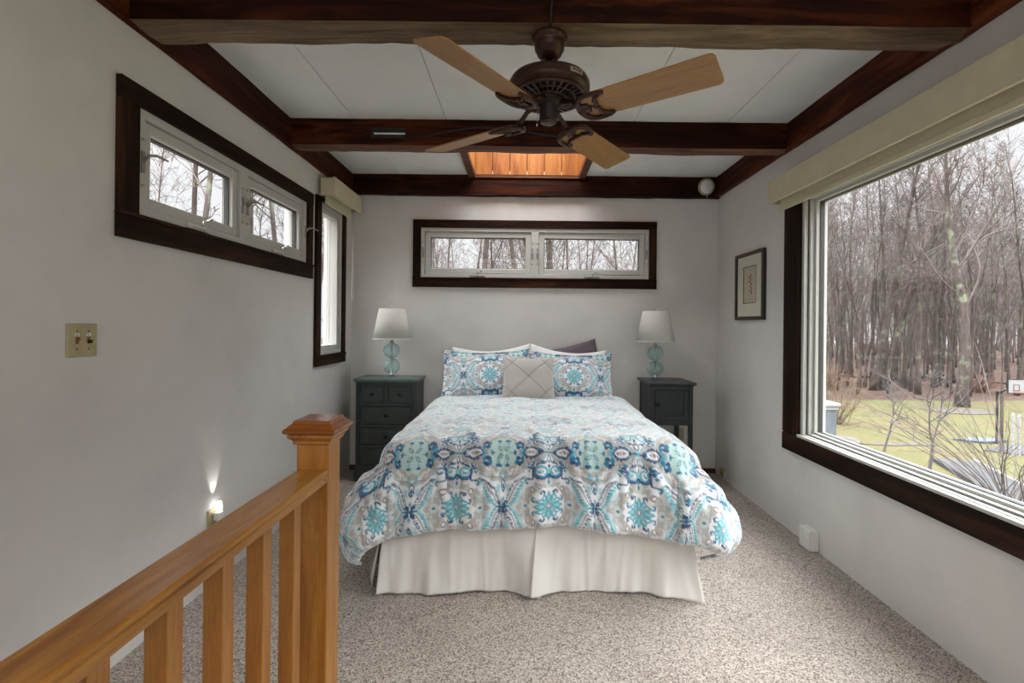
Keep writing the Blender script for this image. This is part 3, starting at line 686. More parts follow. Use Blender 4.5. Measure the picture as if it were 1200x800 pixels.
# ------------------------------------------------------------------ bed
BC = .08                                # bed centre line
bed = tag(empty('bed', (BC, 3.46, 0)), 'queen bed with a white mattress standing against the back wall', 'bed')
def rbox(w, d, z0, z1, r, n=6):
    m = MB(); vs_ = []; rows = []
    out = []
    for (cx, cy, a0_) in ((w-r, d-r, 0), (-w+r, d-r, 90), (-w+r, -d+r, 180), (w-r, -d+r, 270)):
        for i in range(n+1):
            a = math.radians(a0_+90*i/n); out.append((cx+r*math.cos(a), cy+r*math.sin(a)))
    k = len(out); lev = [(z0, .03), (z0+.02, 0), (z1-.09, 0), (z1-.05, .010), (z1-.02, .035), (z1, .085)]
    for z, ins in lev: vs_ += [(x*(1-ins/w), y*(1-ins/d), z) for x, y in out]
    fs = [(i*k+j, i*k+(j+1) % k, (i+1)*k+(j+1) % k, (i+1)*k+j) for i in range(len(lev)-1) for j in range(k)]
    fs += [tuple(range(k-1, -1, -1)), tuple(range((len(lev)-1)*k, len(lev)*k))]
    m.add(vs_, fs, 0, True); return m
rbox(.735, .955, .40, .700, .09).build('mattress', 'sheet_white', bed)
rbox(.735, .955, .16, .398, .05).build('box_spring', 'skirt_cloth', bed)
m = MB(); m.box(-.72, .72, -.93, .93, .13, .158)
m.build('bed_frame', 'black', bed, bevel=.004)
for sx_ in (-1, 1):
    for sy_ in (-1, 1):
        m = MB(); m.lathe([(0, 0), (.03, 0), (.03, .02), (.022, .025), (.022, .13), (0, .13)], (sx_*.66, sy_*.88, 0), 16); m.build('leg', 'black', bed)

# skirt ---------------------------------------------------------------
skr = tag(empty('bed_skirt', (BC, 3.42, 0)), 'pleated cream bed skirt hanging to the carpet under the comforter', 'bed skirt')
def skirt_panel(name, pts, seed, amp=.016, flare0=0, flare1=0, hem=.012):
    """pts: two ends of the panel's top line; hangs to the floor with soft folds"""
    (ax, ay), (bx_, by_) = pts; L = math.hypot(bx_-ax, by_-ay); ux, uy = (bx_-ax)/L, (by_-ay)/L; nx_, ny_ = uy, -ux
    nu, nv = int(L/.008), 36; P = np.zeros((nv+1, nu+1, 3))
    for j in range(nv+1):
        t = j/nv; z = .40-(.40-hem)*t
        for i in range(nu+1):
            s_ = i/nu*L; f = noise.noise(Vector((s_*4.2+seed, seed*1.7, t*.35)))*1.5+.75*noise.noise(Vector((s_*11+seed, 3.3, t*.5)))+.15*noise.noise(Vector((s_*26+seed, 1.3, t*2)))
            off = .004+t*(.034+amp*3.4*f*min(1, t*1.6+.1))+.006*min(1, t*3)*max(0, 1-3*abs(noise.noise(Vector((s_*9+seed*2, 1.1, t*.3)))))**2+.05*t*(flare0*max(0, 1-s_/.09)**1.3+flare1*max(0, 1-(L-s_)/.09)**1.3)
            e0 = -.045*t*flare0*max(0, 1-s_/.1)+.045*t*flare1*max(0, 1-(L-s_)/.1)
            zz_ = z+.006*math.sin(s_*13+seed)*t+.012*t*f
            P[j, i] = (ax+ux*(s_+e0)+nx_*off-BC, ay+uy*(s_+e0)+ny_*off-3.42, max(zz_, .006))
    o = grid_object(name, P, None, 'skirt_cloth', skr); sd = o.modifiers.new('solid', 'SOLIDIFY'); sd.thickness = .003
    return o
xl, xr, yf = BC-.765, BC+.775, 2.445
skirt_panel('front_panel', ((xl, yf), (BC-.01, yf)), 2.3, .017, .5, .7)
skirt_panel('front_panel', ((BC+.004, yf), (xr, yf)), 7.9, .017, .7, 1.0)
skirt_panel('side_panel', ((xl, 4.40), (xl, yf+.03)), 4.4, .018, 0, .5)
skirt_panel('side_panel', ((xr, yf+.03), (xr, 4.40)), 11.7, .018, .6, 0)

# comforter -----------------------------------------------------------
W0, Y0, RR, ZT = .69, 2.55, .13, .748
def comforter():
    step = .005; OV = .475; yh = 4.02
    s_ = np.arange(-W0-OV-.02, W0+OV+.03, step); t_ = np.arange(yh, Y0-OV-.001, -step)      # t_ is the flat y coordinate
    S, T = np.meshgrid(s_, t_); P = np.zeros(S.shape+(3,))
    a = np.maximum(np.abs(S)-W0, 0); b = np.maximum(Y0-T, 0)*(1+.10*np.clip(np.abs(S)/W0, 0, 1)**2); d = np.hypot(a, b)+1e-9; nx_ = np.sign(S)*a/d; ny_ = -b/d
    corner = np.clip(2*np.abs(nx_*ny_), 0, 1)*(d > 1e-6)
    arc = RR*PI/2; dd = np.minimum(d, arc); hx = RR*np.sin(dd/RR); dz = RR*(1-np.cos(dd/RR)); ex = np.maximum(d-arc, 0)
    nzv = np.zeros(S.shape); fold = np.zeros(S.shape)
    ph = np.arctan2(b, a)
    per = np.where(b > 0, np.where(a > 0, np.sign(S)*(W0+ph*0+.35*(PI/2-ph)), S), np.sign(S)*(W0+.55+(T-Y0)))
    for j in range(S.shape[0]):
        for i in range(S.shape[1]):
            x, y = S[j, i], T[j, i]
            nzv[j, i] = noise.noise(Vector((x*2.2, y*2.2, 1.3)))*.022+noise.noise(Vector((x*5.5+4, y*4.0, 7.7)))*.013+noise.noise(Vector((x*14+4, y*9, 2.7)))*.005
            q = per[j, i]
            cr_ = max(0, 1-2.6*abs(noise.noise(Vector((x*6.5+y*1.5+2, y*1.9, 5.5)))))**2*.022+max(0, 1-3*abs(noise.noise(Vector((x*11-y*2+8, y*3.1, 1.5)))))**2*.012
            nzv[j, i] += cr_*(.25+.75*math.exp(-((y-Y0+.12)/.34)**2))
            fold[j, i] = noise.noise(Vector((q*5.0+3.1, d[j, i]*.9, 4.2)))+.45*noise.noise(Vector((q*12+1.1, d[j, i]*1.6, 9.2)))
    right = (S > 0)
    fl = .05+corner*(.33+.07*right)+.02*(b > 0)+.05*right*(a > 0)
    hor = hx+ex*fl+ex*(.17*fold)*(1-.35*corner)+fold*.012*np.clip(d/arc, 0, 1); ver = dz+ex*np.sqrt(np.clip(1-fl*fl, .1, 1))
    # surface ripples follow the drop
    rip = np.clip(d/arc, 0, 1); AMP = .050+.125*corner+.03*right*(a > 0)+.03*corner*right
    hor = hx+.02*np.clip(ex/.1, 0, 1)+AMP*(1-np.exp(-ex/.16))-(.10+.10*right)*corner*np.clip((ex-.34)/.2, 0, 1)**2+ex*.13*fold*(1-.4*corner)+fold*.012*np.clip(d/arc, 0, 1)
    ver = dz+ex*(.97-.12*corner-.03*corner*right)
    X = BC+np.clip(S, -W0, W0)+nx_*(hor+nzv*rip*1.1); Y = np.maximum(T, Y0)+ny_*(hor+nzv*rip*1.1)
    crown = .012*np.cos(np.clip(S/W0, -1, 1)*PI/2)
    Z = ZT+crown-ver+nzv*(1-rip*.8)*.7
    # gentle sag between ridges near the foot and hem lift
    Z += .010*np.sin(per*9)*np.clip(ex/.3, 0, 1)
    # puffy hem: turn the last few rows inward
    edge = np.minimum(np.minimum(S+W0+OV+.02, W0+OV+.02-S), T-(Y0-OV)); k = np.clip(1-edge/.03, 0, 1)**2
    X -= nx_*.022*k; Y -= ny_*.022*k
    head = np.clip(1-(yh-T)/.04, 0, 1)**2; Z -= .020*head*(rip < .01)
    P[..., 0] = X; P[..., 1] = Y; P[..., 2] = np.maximum(Z, .02)
    C = sample(S+BC-.135, T-(Y0-OV+.105))
    o = grid_object('comforter', P, C, 'printed_cotton'); sd = o.modifiers.new('solid', 'SOLIDIFY'); sd.thickness = .014; sd.offset = -1
    return tag(o, 'white comforter printed with teal and blue medallions draped over the bed', 'comforter')
comforter()

# pillows ---------------------------------------------------------------
def pillow(name, w, h_, t, colour, mat, flange=0, seed=0, squash=1.0, n=90, sag=.02, uvo=(0, 0), uvs=1):
    nu, nv = int(n*w/max(w, h_))*1, int(n*h_/max(w, h_)); rows = []
    us = np.linspace(-1, 1, nu+1); vs__ = np.linspace(-1, 1, nv+1)
    U, V = np.meshgrid(us, vs__)
    fw = flange/(w/2); fh = flange/(h_/2); ui = np.clip(np.abs(U)/(1-fw), 0, 1); vi = np.clip(np.abs(V)/(1-fh), 0, 1)
    th = (np.clip(1-ui**2.6, 0, 1)**.62)*(np.clip(1-vi**2.6, 0, 1)**.62)
    cn = 1-.055*(1-np.abs(V)**2)*np.abs(U)**2*1.0; cn2 = 1-.075*(1-np.abs(U)**2)*np.abs(V)**2
    X = U*w/2*cn; Z = V*h_/2*cn2
    wr = np.zeros(U.shape); w2 = np.zeros(U.shape)
    for j in range(U.shape[0]):
        for i in range(U.shape[1]):
            wr[j, i] = noise.noise(Vector((X[j, i]*6+seed, Z[j, i]*6, seed)))*.010+noise.noise(Vector((X[j, i]*16+seed, Z[j, i]*12, seed+5)))*.004
            w2[j, i] = noise.noise(Vector((X[j, i]*5+seed*2, Z[j, i]*5, seed+9)))
    edge = np.clip(np.maximum(ui, vi), 0, 1)**8
    Yf = -t/2*th+wr*(1-edge*.5)+w2*.010*edge; Yb = t/2*th*.8+w2*.010*edge+.004
    Z = Z+w2*.006*edge-sag*(1-np.abs(U)**2)*(V > 0)*V*.9
    F = np.stack([X, Yf, Z], -1); B = np.stack([X, Yb, Z], -1)
    B[0] = F[0]; B[-1] = F[-1]; B[:, 0] = F[:, 0]; B[:, -1] = F[:, -1]
    Cc = colour(X, Z) if colour is not None else None
    of = grid_object(name, F, Cc, mat); ob = grid_object(name+'_back', B, Cc, mat)
    bm = bmesh.new(); bm.from_mesh(of.data); me2 = ob.data; bm.from_mesh(me2); bmesh.ops.remove_doubles(bm, verts=bm.verts, dist=1e-5)
    bmesh.ops.recalc_face_normals(bm, faces=bm.faces); bm.to_mesh(of.data); bm.free(); bpy.data.objects.remove(ob); bpy.data.meshes.remove(me2)
    return of
def place(o, x, y, z, tilt, yaw=0, roll=0):
    o.rotation_euler = (Matrix.Rotation(math.radians(yaw), 4, 'Z') @ Matrix.Rotation(math.radians(-tilt), 4, 'X') @ Matrix.Rotation(math.radians(roll), 4, 'Y')).to_euler(); o.location = (x, y, z)
shamC = lambda X, Z: sample((X-.035)*1.0, (Z+.035)*1.0)
p = pillow('pillow', .76, .46, .14, shamC, 'printed_cotton', .03, 1.3, n=150); place(p, -.305, 4.13, .935, 28, 2, -1.5)
tag(p, 'left pillow in blue and teal medallion print against the wall', 'pillow', 'printed pillows')
p = pillow('pillow', .74, .45, .14, shamC, 'printed_cotton', .03, 5.3, n=150); place(p, .41, 4.13, .925, 28, -2, 1.5)
tag(p, 'right pillow in blue and teal medallion print, plum corner rising behind it', 'pillow', 'printed pillows')
p = pillow('pillow', .72, .46, .09, None, 'sheet_white', 0, 2.1, n=60, sag=.05); place(p, -.27, 4.30, .955, 20, 0, -3)
tag(p, 'plain white pillow behind the left printed pillow', 'pillow', 'plain white pillows')
p = pillow('pillow', .70, .46, .09, None, 'sheet_white', 0, 8.1, n=60, sag=.05); place(p, .40, 4.30, .948, 20, 0, 5)
tag(p, 'plain white pillow behind the right printed pillow', 'pillow', 'plain white pillows')
p = pillow('pillow', .50, .40, .09, None, 'plum', 0, 3.3, n=60, sag=.0); place(p, .475, 4.385, .985, 10, 0, -14)
tag(p, 'dark plum pillow with one corner showing above the right pillows', 'pillow')
def quiltC(X, Z):
    C = np.zeros(X.shape+(3,)); C[:] = (.39, .362, .33); v = .03*np.sin(X*700)*np.sin(Z*700); C += v[..., None]
    for (sg, off) in ((1, 0.0), (1, .27), (1, -.27), (-1, 0.0), (-1, .27), (-1, -.27)):
        for k_ in (-.006, .006):
            dd_ = np.abs((Z-sg*X*1.0+off+k_*1.4)/math.sqrt(2)); C[dd_ < .0020] = (.27, .235, .20)
    return C
p = pillow('throw_pillow', .43, .42, .13, quiltC, 'quilted_cloth', 0, 6.6, n=170, sag=-.0)
me = p.data
for v in me.vertices:          # pintuck ridges
    for (sg, off) in ((1, 0.0), (1, .27), (1, -.27), (-1, 0.0), (-1, .27), (-1, -.27)):
        d_ = abs(v.co.z-sg*v.co.x+off)/1.414
        if d_ < .012 and v.co.y < 0: v.co.y += .004*(1-d_/.012)
place(p, .055, 3.93, .905, 33, 1, 0)
tag(p, 'small square taupe throw pillow with crossed stitching in front of the others', 'cushion')

# ------------------------------------------------------------------ nightstands
def knob(par, x, y, z, r_=.014):
    m = MB(); m.lathe([(0, 0), (r_*.45, 0), (r_*.45, r_*.7), (r_, r_*1.0), (r_*1.05, r_*1.5), (r_*.7, r_*2.0), (0, r_*2.1)], n=16)
    m.map(lambda a, b, c: (x+a, y-c, z+b)); return m.build('knob', 'knob_dark', par)
ns = tag(empty('nightstand', (-1.16, 4.285, 0)), 'grey-green chest nightstand with five drawers on the left of the bed', 'nightstand')
W, D = .26, .155
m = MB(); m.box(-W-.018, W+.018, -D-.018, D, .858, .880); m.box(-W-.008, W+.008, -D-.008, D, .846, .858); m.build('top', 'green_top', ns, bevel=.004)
m = MB(); m.box(-W, -W+.018, -D, D, .07, .846); m.box(W-.018, W, -D, D, .07, .846); m.box(-W+.018, W-.018, D-.012, D, .07, .846)
m.box(-W+.018, W-.018, -D+.02, D-.012, .09, .11)
for z0_, z1_ in ((.826, .846), (.645, .670), (.462, .487), (.287, .311), (.085, .136)): m.box(-W+.018, W-.018, -D, -D+.02, z0_, z1_)
m.box(-W+.018, -W+.036, -D, -D+.02, .136, .826); m.box(W-.036, W-.018, -D, -D+.02, .136, .826); m.box(-.012, .012, -D, -D+.02, .670, .826)
m.build('body', 'green_paint', ns, bevel=.003)
m = MB(); m.box(-W-.008, W+.008, -D-.012, D, .075, .095)
for sx_ in (-1, 1):
    m.prism([(sx_*(W+.008), 0), (sx_*(W-.05), 0), (sx_*(W-.075), .035), (sx_*(W-.09), .075), (sx_*(W+.008), .075)], 'y', -D-.012, -D+.01)
    m.box(sx_*(W+.008), sx_*(W-.012), -D+.01, D, 0, .075)
m.build('base', 'green_paint', ns, bevel=.003)
def drawer(x0_, x1_, z0_, z1_, ks, y=-.155):
    m = MB(); m.box(x0_+.002, x1_-.002, y+.004, y+.2, z0_+.002, z1_-.002)
    m.box(x0_+.016, x1_-.016, y-.002, y+.004, z0_+.014, z1_-.014)
    d_ = m.build('drawer', 'green_paint', ns, bevel=.002)
    for kx in ks: knob(d_, kx, y-.001, (z0_+z1_)/2)
drawer(-W+.036, -.012, .670, .826, [-.118]); drawer(.012, W-.036, .670, .826, [.118])
for z0_, z1_ in ((.487, .645), (.311, .462), (.136, .287)): drawer(-W+.036, W-.036, z0_, z1_, [0])

ns = tag(empty('nightstand', (1.265, 4.245, 0)), 'black-blue nightstand with one cabinet door and open legs, right of the bed', 'nightstand')
W, D = .178, .195
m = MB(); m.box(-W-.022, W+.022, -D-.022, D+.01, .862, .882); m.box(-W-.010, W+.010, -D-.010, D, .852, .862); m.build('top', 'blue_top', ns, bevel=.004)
for sx_ in (-1, 1):
    for sy_ in (-1, 1):
        m = MB(); m.box(sx_*W, sx_*(W-.034), sy_*D, sy_*(D-.034), 0, .852); m.build('leg', 'blue_paint', ns, bevel=.003)
m = MB(); m.box(-W+.034, W-.034, -D+.004, -D+.02, .815, .852); m.box(-W+.034, W-.034, -D+.004, -D+.02, .520, .560)
m.box(-W+.004, -W+.016, -D+.034, D-.034, .52, .852); m.box(W-.016, W-.004, -D+.034, D-.034, .52, .852); m.box(-W+.034, W-.034, D-.016, D-.004, .52, .852)
m.box(-W+.016, W-.016, -D+.02, D-.016, .53, .542); m.box(-W+.016, W-.016, -D+.0, D-.0, .14, .158)
m.build('body', 'blue_paint', ns, bevel=.002)
m = MB(); x0_, x1_, z0_, z1_ = -W+.037, W-.037, .563, .812; y_ = -D+.002
for a, b, c, d in wall_cells(x0_, x1_, z0_, z1_, [(x0_+.04, x1_-.04, z0_+.035, z1_-.035)]): m.box(a, b, y_, y_+.02, c, d)
m.box(x0_+.04, x1_-.04, y_+.008, y_+.016, z0_+.035, z1_-.035); dr = m.build('door', 'blue_paint', ns)
knob(dr, x0_+.018, y_, .700, .015)
for zc in (.60, .775): m = MB(); m.tube([(x1_+.002, y_-.003, zc-.02), (x1_+.002, y_-.003, zc+.02)], .0035, 8); m.build('hinge', 'black', dr)

# lamps -------------------------------------------------------------------
def lamp(x, y, z, label):
    r = tag(empty('table_lamp', (x, y, z)), label, 'lamp', 'glass ball table lamps')
    m = MB(); m.lathe([(0, 0), (.052, 0), (.054, .006), (.050, .012), (.030, .014), (.018, .022), (0, .024)], n=36); m.build('base', 'acrylic', r)
    for zc in (.100, .236):
        m = MB(); pr = [(.012, zc-.068)]
        for i in range(1, 16): a = -PI/2+PI*i/16; pr.append((.072*math.cos(a), zc+.067*math.sin(a)))
        pr.append((.012, zc+.068)); m.lathe(pr, n=96, rib=.012, nr=24); m.build('glass_ball', 'teal_glass', r)
    m = MB(); m.lathe([(0, .018), (.020, .018), (.020, .028), (.006, .034), (.006, .164), (.020, .166), (.020, .172), (.006, .175), (.006, .300), (.018, .302), (.020, .310), (.010, .318), (.008, .35), (0, .35)], n=20)
    m.build('stem', 'chrome', r)
    m = MB(); m.tube([(0, 0, .345), (.03, 0, .37), (.062, 0, .44), (.05, 0, .56), (0, 0, .603)], .0018, 6); m.tube([(0, 0, .345), (-.03, 0, .37), (-.062, 0, .44), (-.05, 0, .56), (0, 0, .603)], .0018, 6)
    m.build('harp', 'chrome', r)
    m = MB(); m.lathe([(0, .35), (.017, .35), (.017, .40), (.028, .42), (.030, .45), (.022, .48), (0, .49)], n=20); m.build('bulb', 'white_plastic', r)
    m = MB(); m.lathe([(.164, .335), (.113, .602), (.110, .602), (.161, .335), (.164, .335)], n=56); m.lathe([(.1645, .333), (.1655, .340), (.162, .343)], n=56)
    for k in range(3):
        a = k*2*PI/3+.4; m.tube([(0, 0, .600), (.11*math.cos(a), .11*math.sin(a), .598)], .0018, 6)
    m.build('lamp_shade', 'shade_linen', r)
    m = MB(); m.lathe([(0, .600), (.006, .600), (.004, .608), (.009, .618), (.009, .624), (.004, .632), (0, .634)], n=14); m.build('finial', 'chrome', r)
    return r
lamp(-1.145, 4.24, .881, 'table lamp with white shade and two aqua glass balls on the drawer chest')
r2 = lamp(1.172, 4.24, .883, 'table lamp with white shade and two aqua glass balls on the one-door cabinet')

# ------------------------------------------------------------------ wall things
# framed print on right wall
pf = tag(empty('picture_frame', (XR, 3.795, 1.41)), 'dark framed botanical print in a wide cream mat beside the right window', 'picture')
def wr(m): return m.map(lambda u, d, z: (-d, u, z))       # u along +y, d out of the wall
U = .235; HH = .535
m = MB()
for a, b, c, d in wall_cells(-U, U, 0, HH, [(-U+.028, U-.028, .028, HH-.028)]): m.box(a, b, .001, .026, c, d)
wr(m).build('frame', 'frame_black', pf, bevel=.003)
m = MB()
for a, b, c, d in wall_cells(-U+.004, U-.004, .004, HH-.004, [(-U+.022, U-.022, .022, HH-.022)]): m.box(a, b, .026, .030, c, d)
wr(m).build('frame_edge', 'frame_bronze', pf, bevel=.001)
iu, z0_, z1_ = .105, .135, HH-.115
m = MB()
for a, b, c, d in wall_cells(-U+.026, U-.026, .026, HH-.026, [(-iu, iu, z0_, z1_)]): m.box(a, b, .006, .014, c, d)
wr(m).build('mat', 'mat_board', pf)
m = MB(); ring(m, -iu-.004, iu+.004, z0_-.004, z1_+.004, .005, .010, .0148); wr(m).build('mat_bevel', 'mat_core', pf)
m = MB(); m.box(-iu, iu, .003, .006, z0_, z1_); pp = wr(m).build('print', 'paper', pf)
m = MB()
rnd = random.Random(5)
stem = [(-.005, .0068, .20), (-.012, .0068, .25), (.0, .0068, .30), (.004, .0068, .35)]; m.tube(stem, .0016, 6)
for i in range(9):
    t = i/8; u = -.008+.012*t+rnd.uniform(-.004, .004); z_ = .205+.14*t; sg = 1 if i % 2 else -1
    m.tube([(u, .0068, z_), (u+sg*.018, .0068, z_+.012), (u+sg*.030, .0068, z_+.004)], [.001, .0032, .0008], 6)
m.tube([(-.03, .0068, .165), (.02, .0068, .168)], .0012, 5)
wr(m).build('sprig_drawing', 'ink', pp)

# double switch
sw = tag(empty('light_switch', (XL, 1.733, 1.28)), 'almond double light switch plate on the left wall', 'light switch')
def wl(m): return m.map(lambda u, d, z: (d, u, z))
m = MB(); m.box(-.0595, .0595, .0005, .0065, -.0595, .0595); wl(m).build('plate', 'almond', sw, bevel=.003)
for k, u in enumerate((-.023, .023)):
    m = MB(); m.box(u-.006, u+.006, .0062, .0078, -.013, .013); tg = wl(m).build('toggle_slot', 'almond_dark', sw)
    m = MB(); m.prism([(u-.0045, -.001), (u+.0045, -.001), (u+.0045, .011), (u-.0045, .011)], 'y', .007, .016) if k == 0 else m.prism([(u-.0045, -.011), (u+.0045, -.011), (u+.0045, .001), (u-.0045, .001)], 'y', .007, .018)
    wl(m).build('toggle', 'almond_dark' if k == 0 else 'black', sw)
    m = MB(); m.box(u-.009, u+.009, .0064, .0072, .0145, .0245); lb = wl(m).build('sticker', 'white_plastic', sw)
    m = MB(); m.box(u-.006, u+.004, .0072, .0076, .018, .0205); wl(m).build('sticker_mark', 'black', lb)
for u in (-.023, .023):
    for z_ in (-.032, .032): m = MB(); m.tube([(u, .006, z_), (u, .0076, z_)], .0034, 10); wl(m).build('screw', 'almond_dark', sw)

def outlet(side, u, z, label):
    fn = mapper(side); base = Vector(fn(u, 0, z)); o = tag(empty('wall_outlet', base), label, 'outlet')
    def pt(m, nm, mt, bevel=0): m.map(lambda a, d, c: tuple(Vector(fn(u+a, d, z+c))-base)); return m.build(nm, mt, o, bevel)
    m = MB(); m.box(-.035, .035, -.0065, -.0005, -.0575, .0575); pt(m, 'plate', 'almond', .003)
    for c in (-.02, .02):
        m = MB(); m.prism([(-.017+.0, c-.010), (-.010, c-.014), (.010, c-.014), (.017, c-.010), (.017, c+.010), (.010, c+.014), (-.010, c+.014), (-.017, c+.010)], 'y', -.0085, -.0066)
        pt(m, 'receptacle', 'almond')
        m = MB(); m.box(-.008, -.005, -.0092, -.0086, c-.004, c+.006); m.box(.005, .008, -.0092, -.0086, c-.004, c+.006); pt(m, 'slots', 'black')
    return o, pt
outlet('back', 1.475, .36, 'almond outlet low on the back wall behind the cabinet legs')
o, pt = outlet('left', 2.475, .335, 'almond outlet low on the left wall holding a lit night light')
# night light plugged into it
nl = tag(empty('night_light', (XL+.01, 2.49, .36)), 'small glowing plug-in night light on the left wall behind the railing', 'night light')
m = MB(); m.box(.0, .035, -.020, .020, -.028, .012); m.build('housing', 'white_plastic', nl, bevel=.005)
m = MB(); m.lathe([(0, .012), (.012, .012), (.015, .03), (.014, .055), (.008, .066), (0, .068)], (.020, 0, 0), 18); m.build('bulb_cover', 'night_glow', nl)
l = bpy.data.lights.new('night_light_glow', 'SPOT'); l.energy = 1.1; l.spot_size = math.radians(50); l.spot_blend = .8; l.color = (1, .97, .9); l.shadow_soft_size = .006
lo = bpy.data.objects.new('night_light_glow', l); COL.objects.link(lo); lo.parent = nl; lo.location = (.022, -.005, .07); lo.rotation_euler = (PI, math.radians(-14), 0)
# small sensor by the far corner of the right wall, and white box
ob = tag(empty('phone_jack', (XR, 4.27, .06)), 'small brass-coloured jack low on the right wall near the corner', 'jack')
m = MB(); m.box(-.022, -.0005, -.045, .045, -.035, .035); m.build('cover', 'almond', ob, bevel=.004)
m = MB(); m.box(-.026, -.0225, -.012, .012, -.01, .012); m.build('socket', 'almond_dark', ob, bevel=.001)
wb = tag(empty('junction_box', (XR, 2.955, .0)), 'white surface junction box at the foot of the right wall', 'box')
m = MB(); m.box(-.055, -.0005, -.055, .055, .003, .128); m.build('box_body', 'white_plastic', wb, bevel=.006)
m = MB(); m.box(-.060, -.0555, -.052, .052, .008, .122); m.build('cover', 'white_plastic', wb, bevel=.003)
# round fixture at the beam end
sd_ = tag(empty('smoke_alarm', (1.66, 4.398, 2.628)), 'round white alarm on the back beam at its right end', 'alarm')
sd_.rotation_euler = (math.radians(90+12), 0, math.radians(0))
m = MB(); m.lathe([(0, 0), (.070, 0), (.074, .006), (.074, .022), (.068, .030), (.058, .032)], n=40); m.build('rim', 'almond', sd_)
m = MB(); m.lathe([(.060, .030), (.054, .036), (.040, .046), (.020, .052), (0, .053)], n=40); m.build('dome', 'white_plastic', sd_)
m = MB(); m.tube([(.01, -.070, .02), (.012, -.084, .022), (.016, -.098, .02)], .003, 6); m.build('test_tab', 'almond', sd_)
# slot and cable on the middle beam
bv = tag(empty('beam_slot', (-.905, 3.215, 2.62)), 'slot in the middle beam, shown as a black plate with a white strip', 'slot')
m = MB(); m.box(-.115, .115, -.006, .004, -.032, .036); m.build('plate', 'black', bv, bevel=.002)  # black plate stands in for the dark inside of the slot
m = MB(); m.box(-.095, .113, -.010, -.0065, -.010, .000); m.build('strip', 'slot_white', bv, bevel=.001)  # white strip stands in for the bright ceiling seen through the slot
m = MB(); m.tube([(-.80, 3.208, 2.575), (-.62, 3.205, 2.607), (-.47, 3.205, 2.640), (-.30, 3.205, 2.662), (-.10, 3.206, 2.655), (.10, 3.206, 2.62), (.28, 3.206, 2.60)], .006, 8)
tag(m.build('power_cable', 'cord_black'), 'thin black cable stapled along the middle beam', 'cable')

# ------------------------------------------------------------------ railing
rl = tag(empty('stair_railing', (-.5885, 1.405, 0)), 'honey oak stair railing with square balusters in the left foreground', 'railing')
ox, oy = -.5885, 1.405
pw = .0445
m = MB(); m.box(-pw, pw, -pw, pw, 0, 1.03); nw = m.build('newel_post', 'oak_z', rl, bevel=.003)
m = MB()
def sq_rings(m, levels):
    vs_ = []; fs = []
    for w_, z_ in levels: vs_ += [(-w_, -w_, z_), (w_, -w_, z_), (w_, w_, z_), (-w_, w_, z_)]
    for i in range(len(levels)-1):
        for j in range(4): fs.append((i*4+j, i*4+(j+1) % 4, (i+1)*4+(j+1) % 4, (i+1)*4+j))
    fs += [(3, 2, 1, 0), tuple(range(len(levels)*4-4, len(levels)*4))]; m.add(vs_, fs)
sq_rings(m, [(.0455, 1.008), (.050, 1.008), (.053, 1.012), (.052, 1.017), (.056, 1.022), (.062, 1.027), (.064, 1.030), (.064, 1.037), (.061, 1.040)])
m.build('cap_moulding', 'oak_z', nw, bevel=.0012)
m = MB(); sq_rings(m, [(.062, 1.0402), (.070, 1.041), (.073, 1.044), (.073, 1.050), (.070, 1.054), (.067, 1.055), (.063, 1.060), (.056, 1.066), (.053, 1.068), (.053, 1.073), (.050, 1.075)])
m.build('cap', 'oak_cap', nw, bevel=.0012)
m = MB()
prof = [(-.0445, .903), (-.0445, .931), (-.040, .936), (.040, .936), (.0445, .931), (.0445, .925), (.041, .922), (.0445, .918), (.0445, .903), (.041, .900), (-.041, .900)]
m.prism(prof, 'y', -1.60, -pw-.0005); hr = m.build('handrail', 'oak_y', rl, bevel=.001)
m = MB(); m.tube([(.0440, -pw-.02, .914), (.0452, -pw-.02, .914)], .003, 10); m.build('screw', 'black', hr)
m = MB(); m.box(-.035, .035, -1.60, -pw-.0005, .06, .10); m.build('bottom_rail', 'oak_y', rl, bevel=.002)
bal0 = None
for i in range(10):
    yc = 1.215+.019-.145*i-oy
    if bal0 is None:
        m = MB(); m.box(-.019, .019, -.019, .019, .10, .900); bal0 = m.build('baluster', 'oak_z', rl, bevel=.0015); b_ = bal0
    else: b_ = bal0.copy(); COL.objects.link(b_)
    b_.parent = rl; b_.location = (0, yc, 0)

# ------------------------------------------------------------------ outdoors
GZ = -2.45
def sheet(name, mat, pts, z, label, cat, seed=0, kind='structure'):
    me = bpy.data.meshes.new(name); bm = bmesh.new(); vs_ = [bm.verts.new((x, y, z)) for x, y in pts]; bm.faces.new(vs_)
    vb = [bm.verts.new((x, y, z-.04)) for x, y in pts]; bm.faces.new(vb[::-1])
    for i in range(len(pts)): bm.faces.new((vs_[i], vb[i], vb[(i+1) % len(pts)], vs_[(i+1) % len(pts)]))
    bmesh.ops.recalc_face_normals(bm, faces=bm.faces); bm.to_mesh(me); bm.free(); me.materials.append(MATS[mat])
    o = bpy.data.objects.new(name, me); COL.objects.link(o)
    if kind: struct(o, label, cat)
    else: tag(o, label, cat)
    return o
sheet('ground', 'leaf_litter', [(-150, -80), (150, -80), (150, 125), (-150, 125)], GZ-.001, 'reddish brown leaf litter of the woodland floor', 'ground')
rnd = random.Random(3)
edge = [(x, 25.6+.9*noise.noise(Vector((x*.25, 1, 0)))+.3*noise.noise(Vector((x*1.1, 5, 0)))+max(0, (x-24))*.10) for x in np.arange(62, 4, -.8)]
sheet('lawn', 'lawn', [(4.5, -20.0), (62, -20.0)]+edge+[(4.5, 20)], GZ+.03, 'yellow-green winter lawn outside the large window', 'lawn')
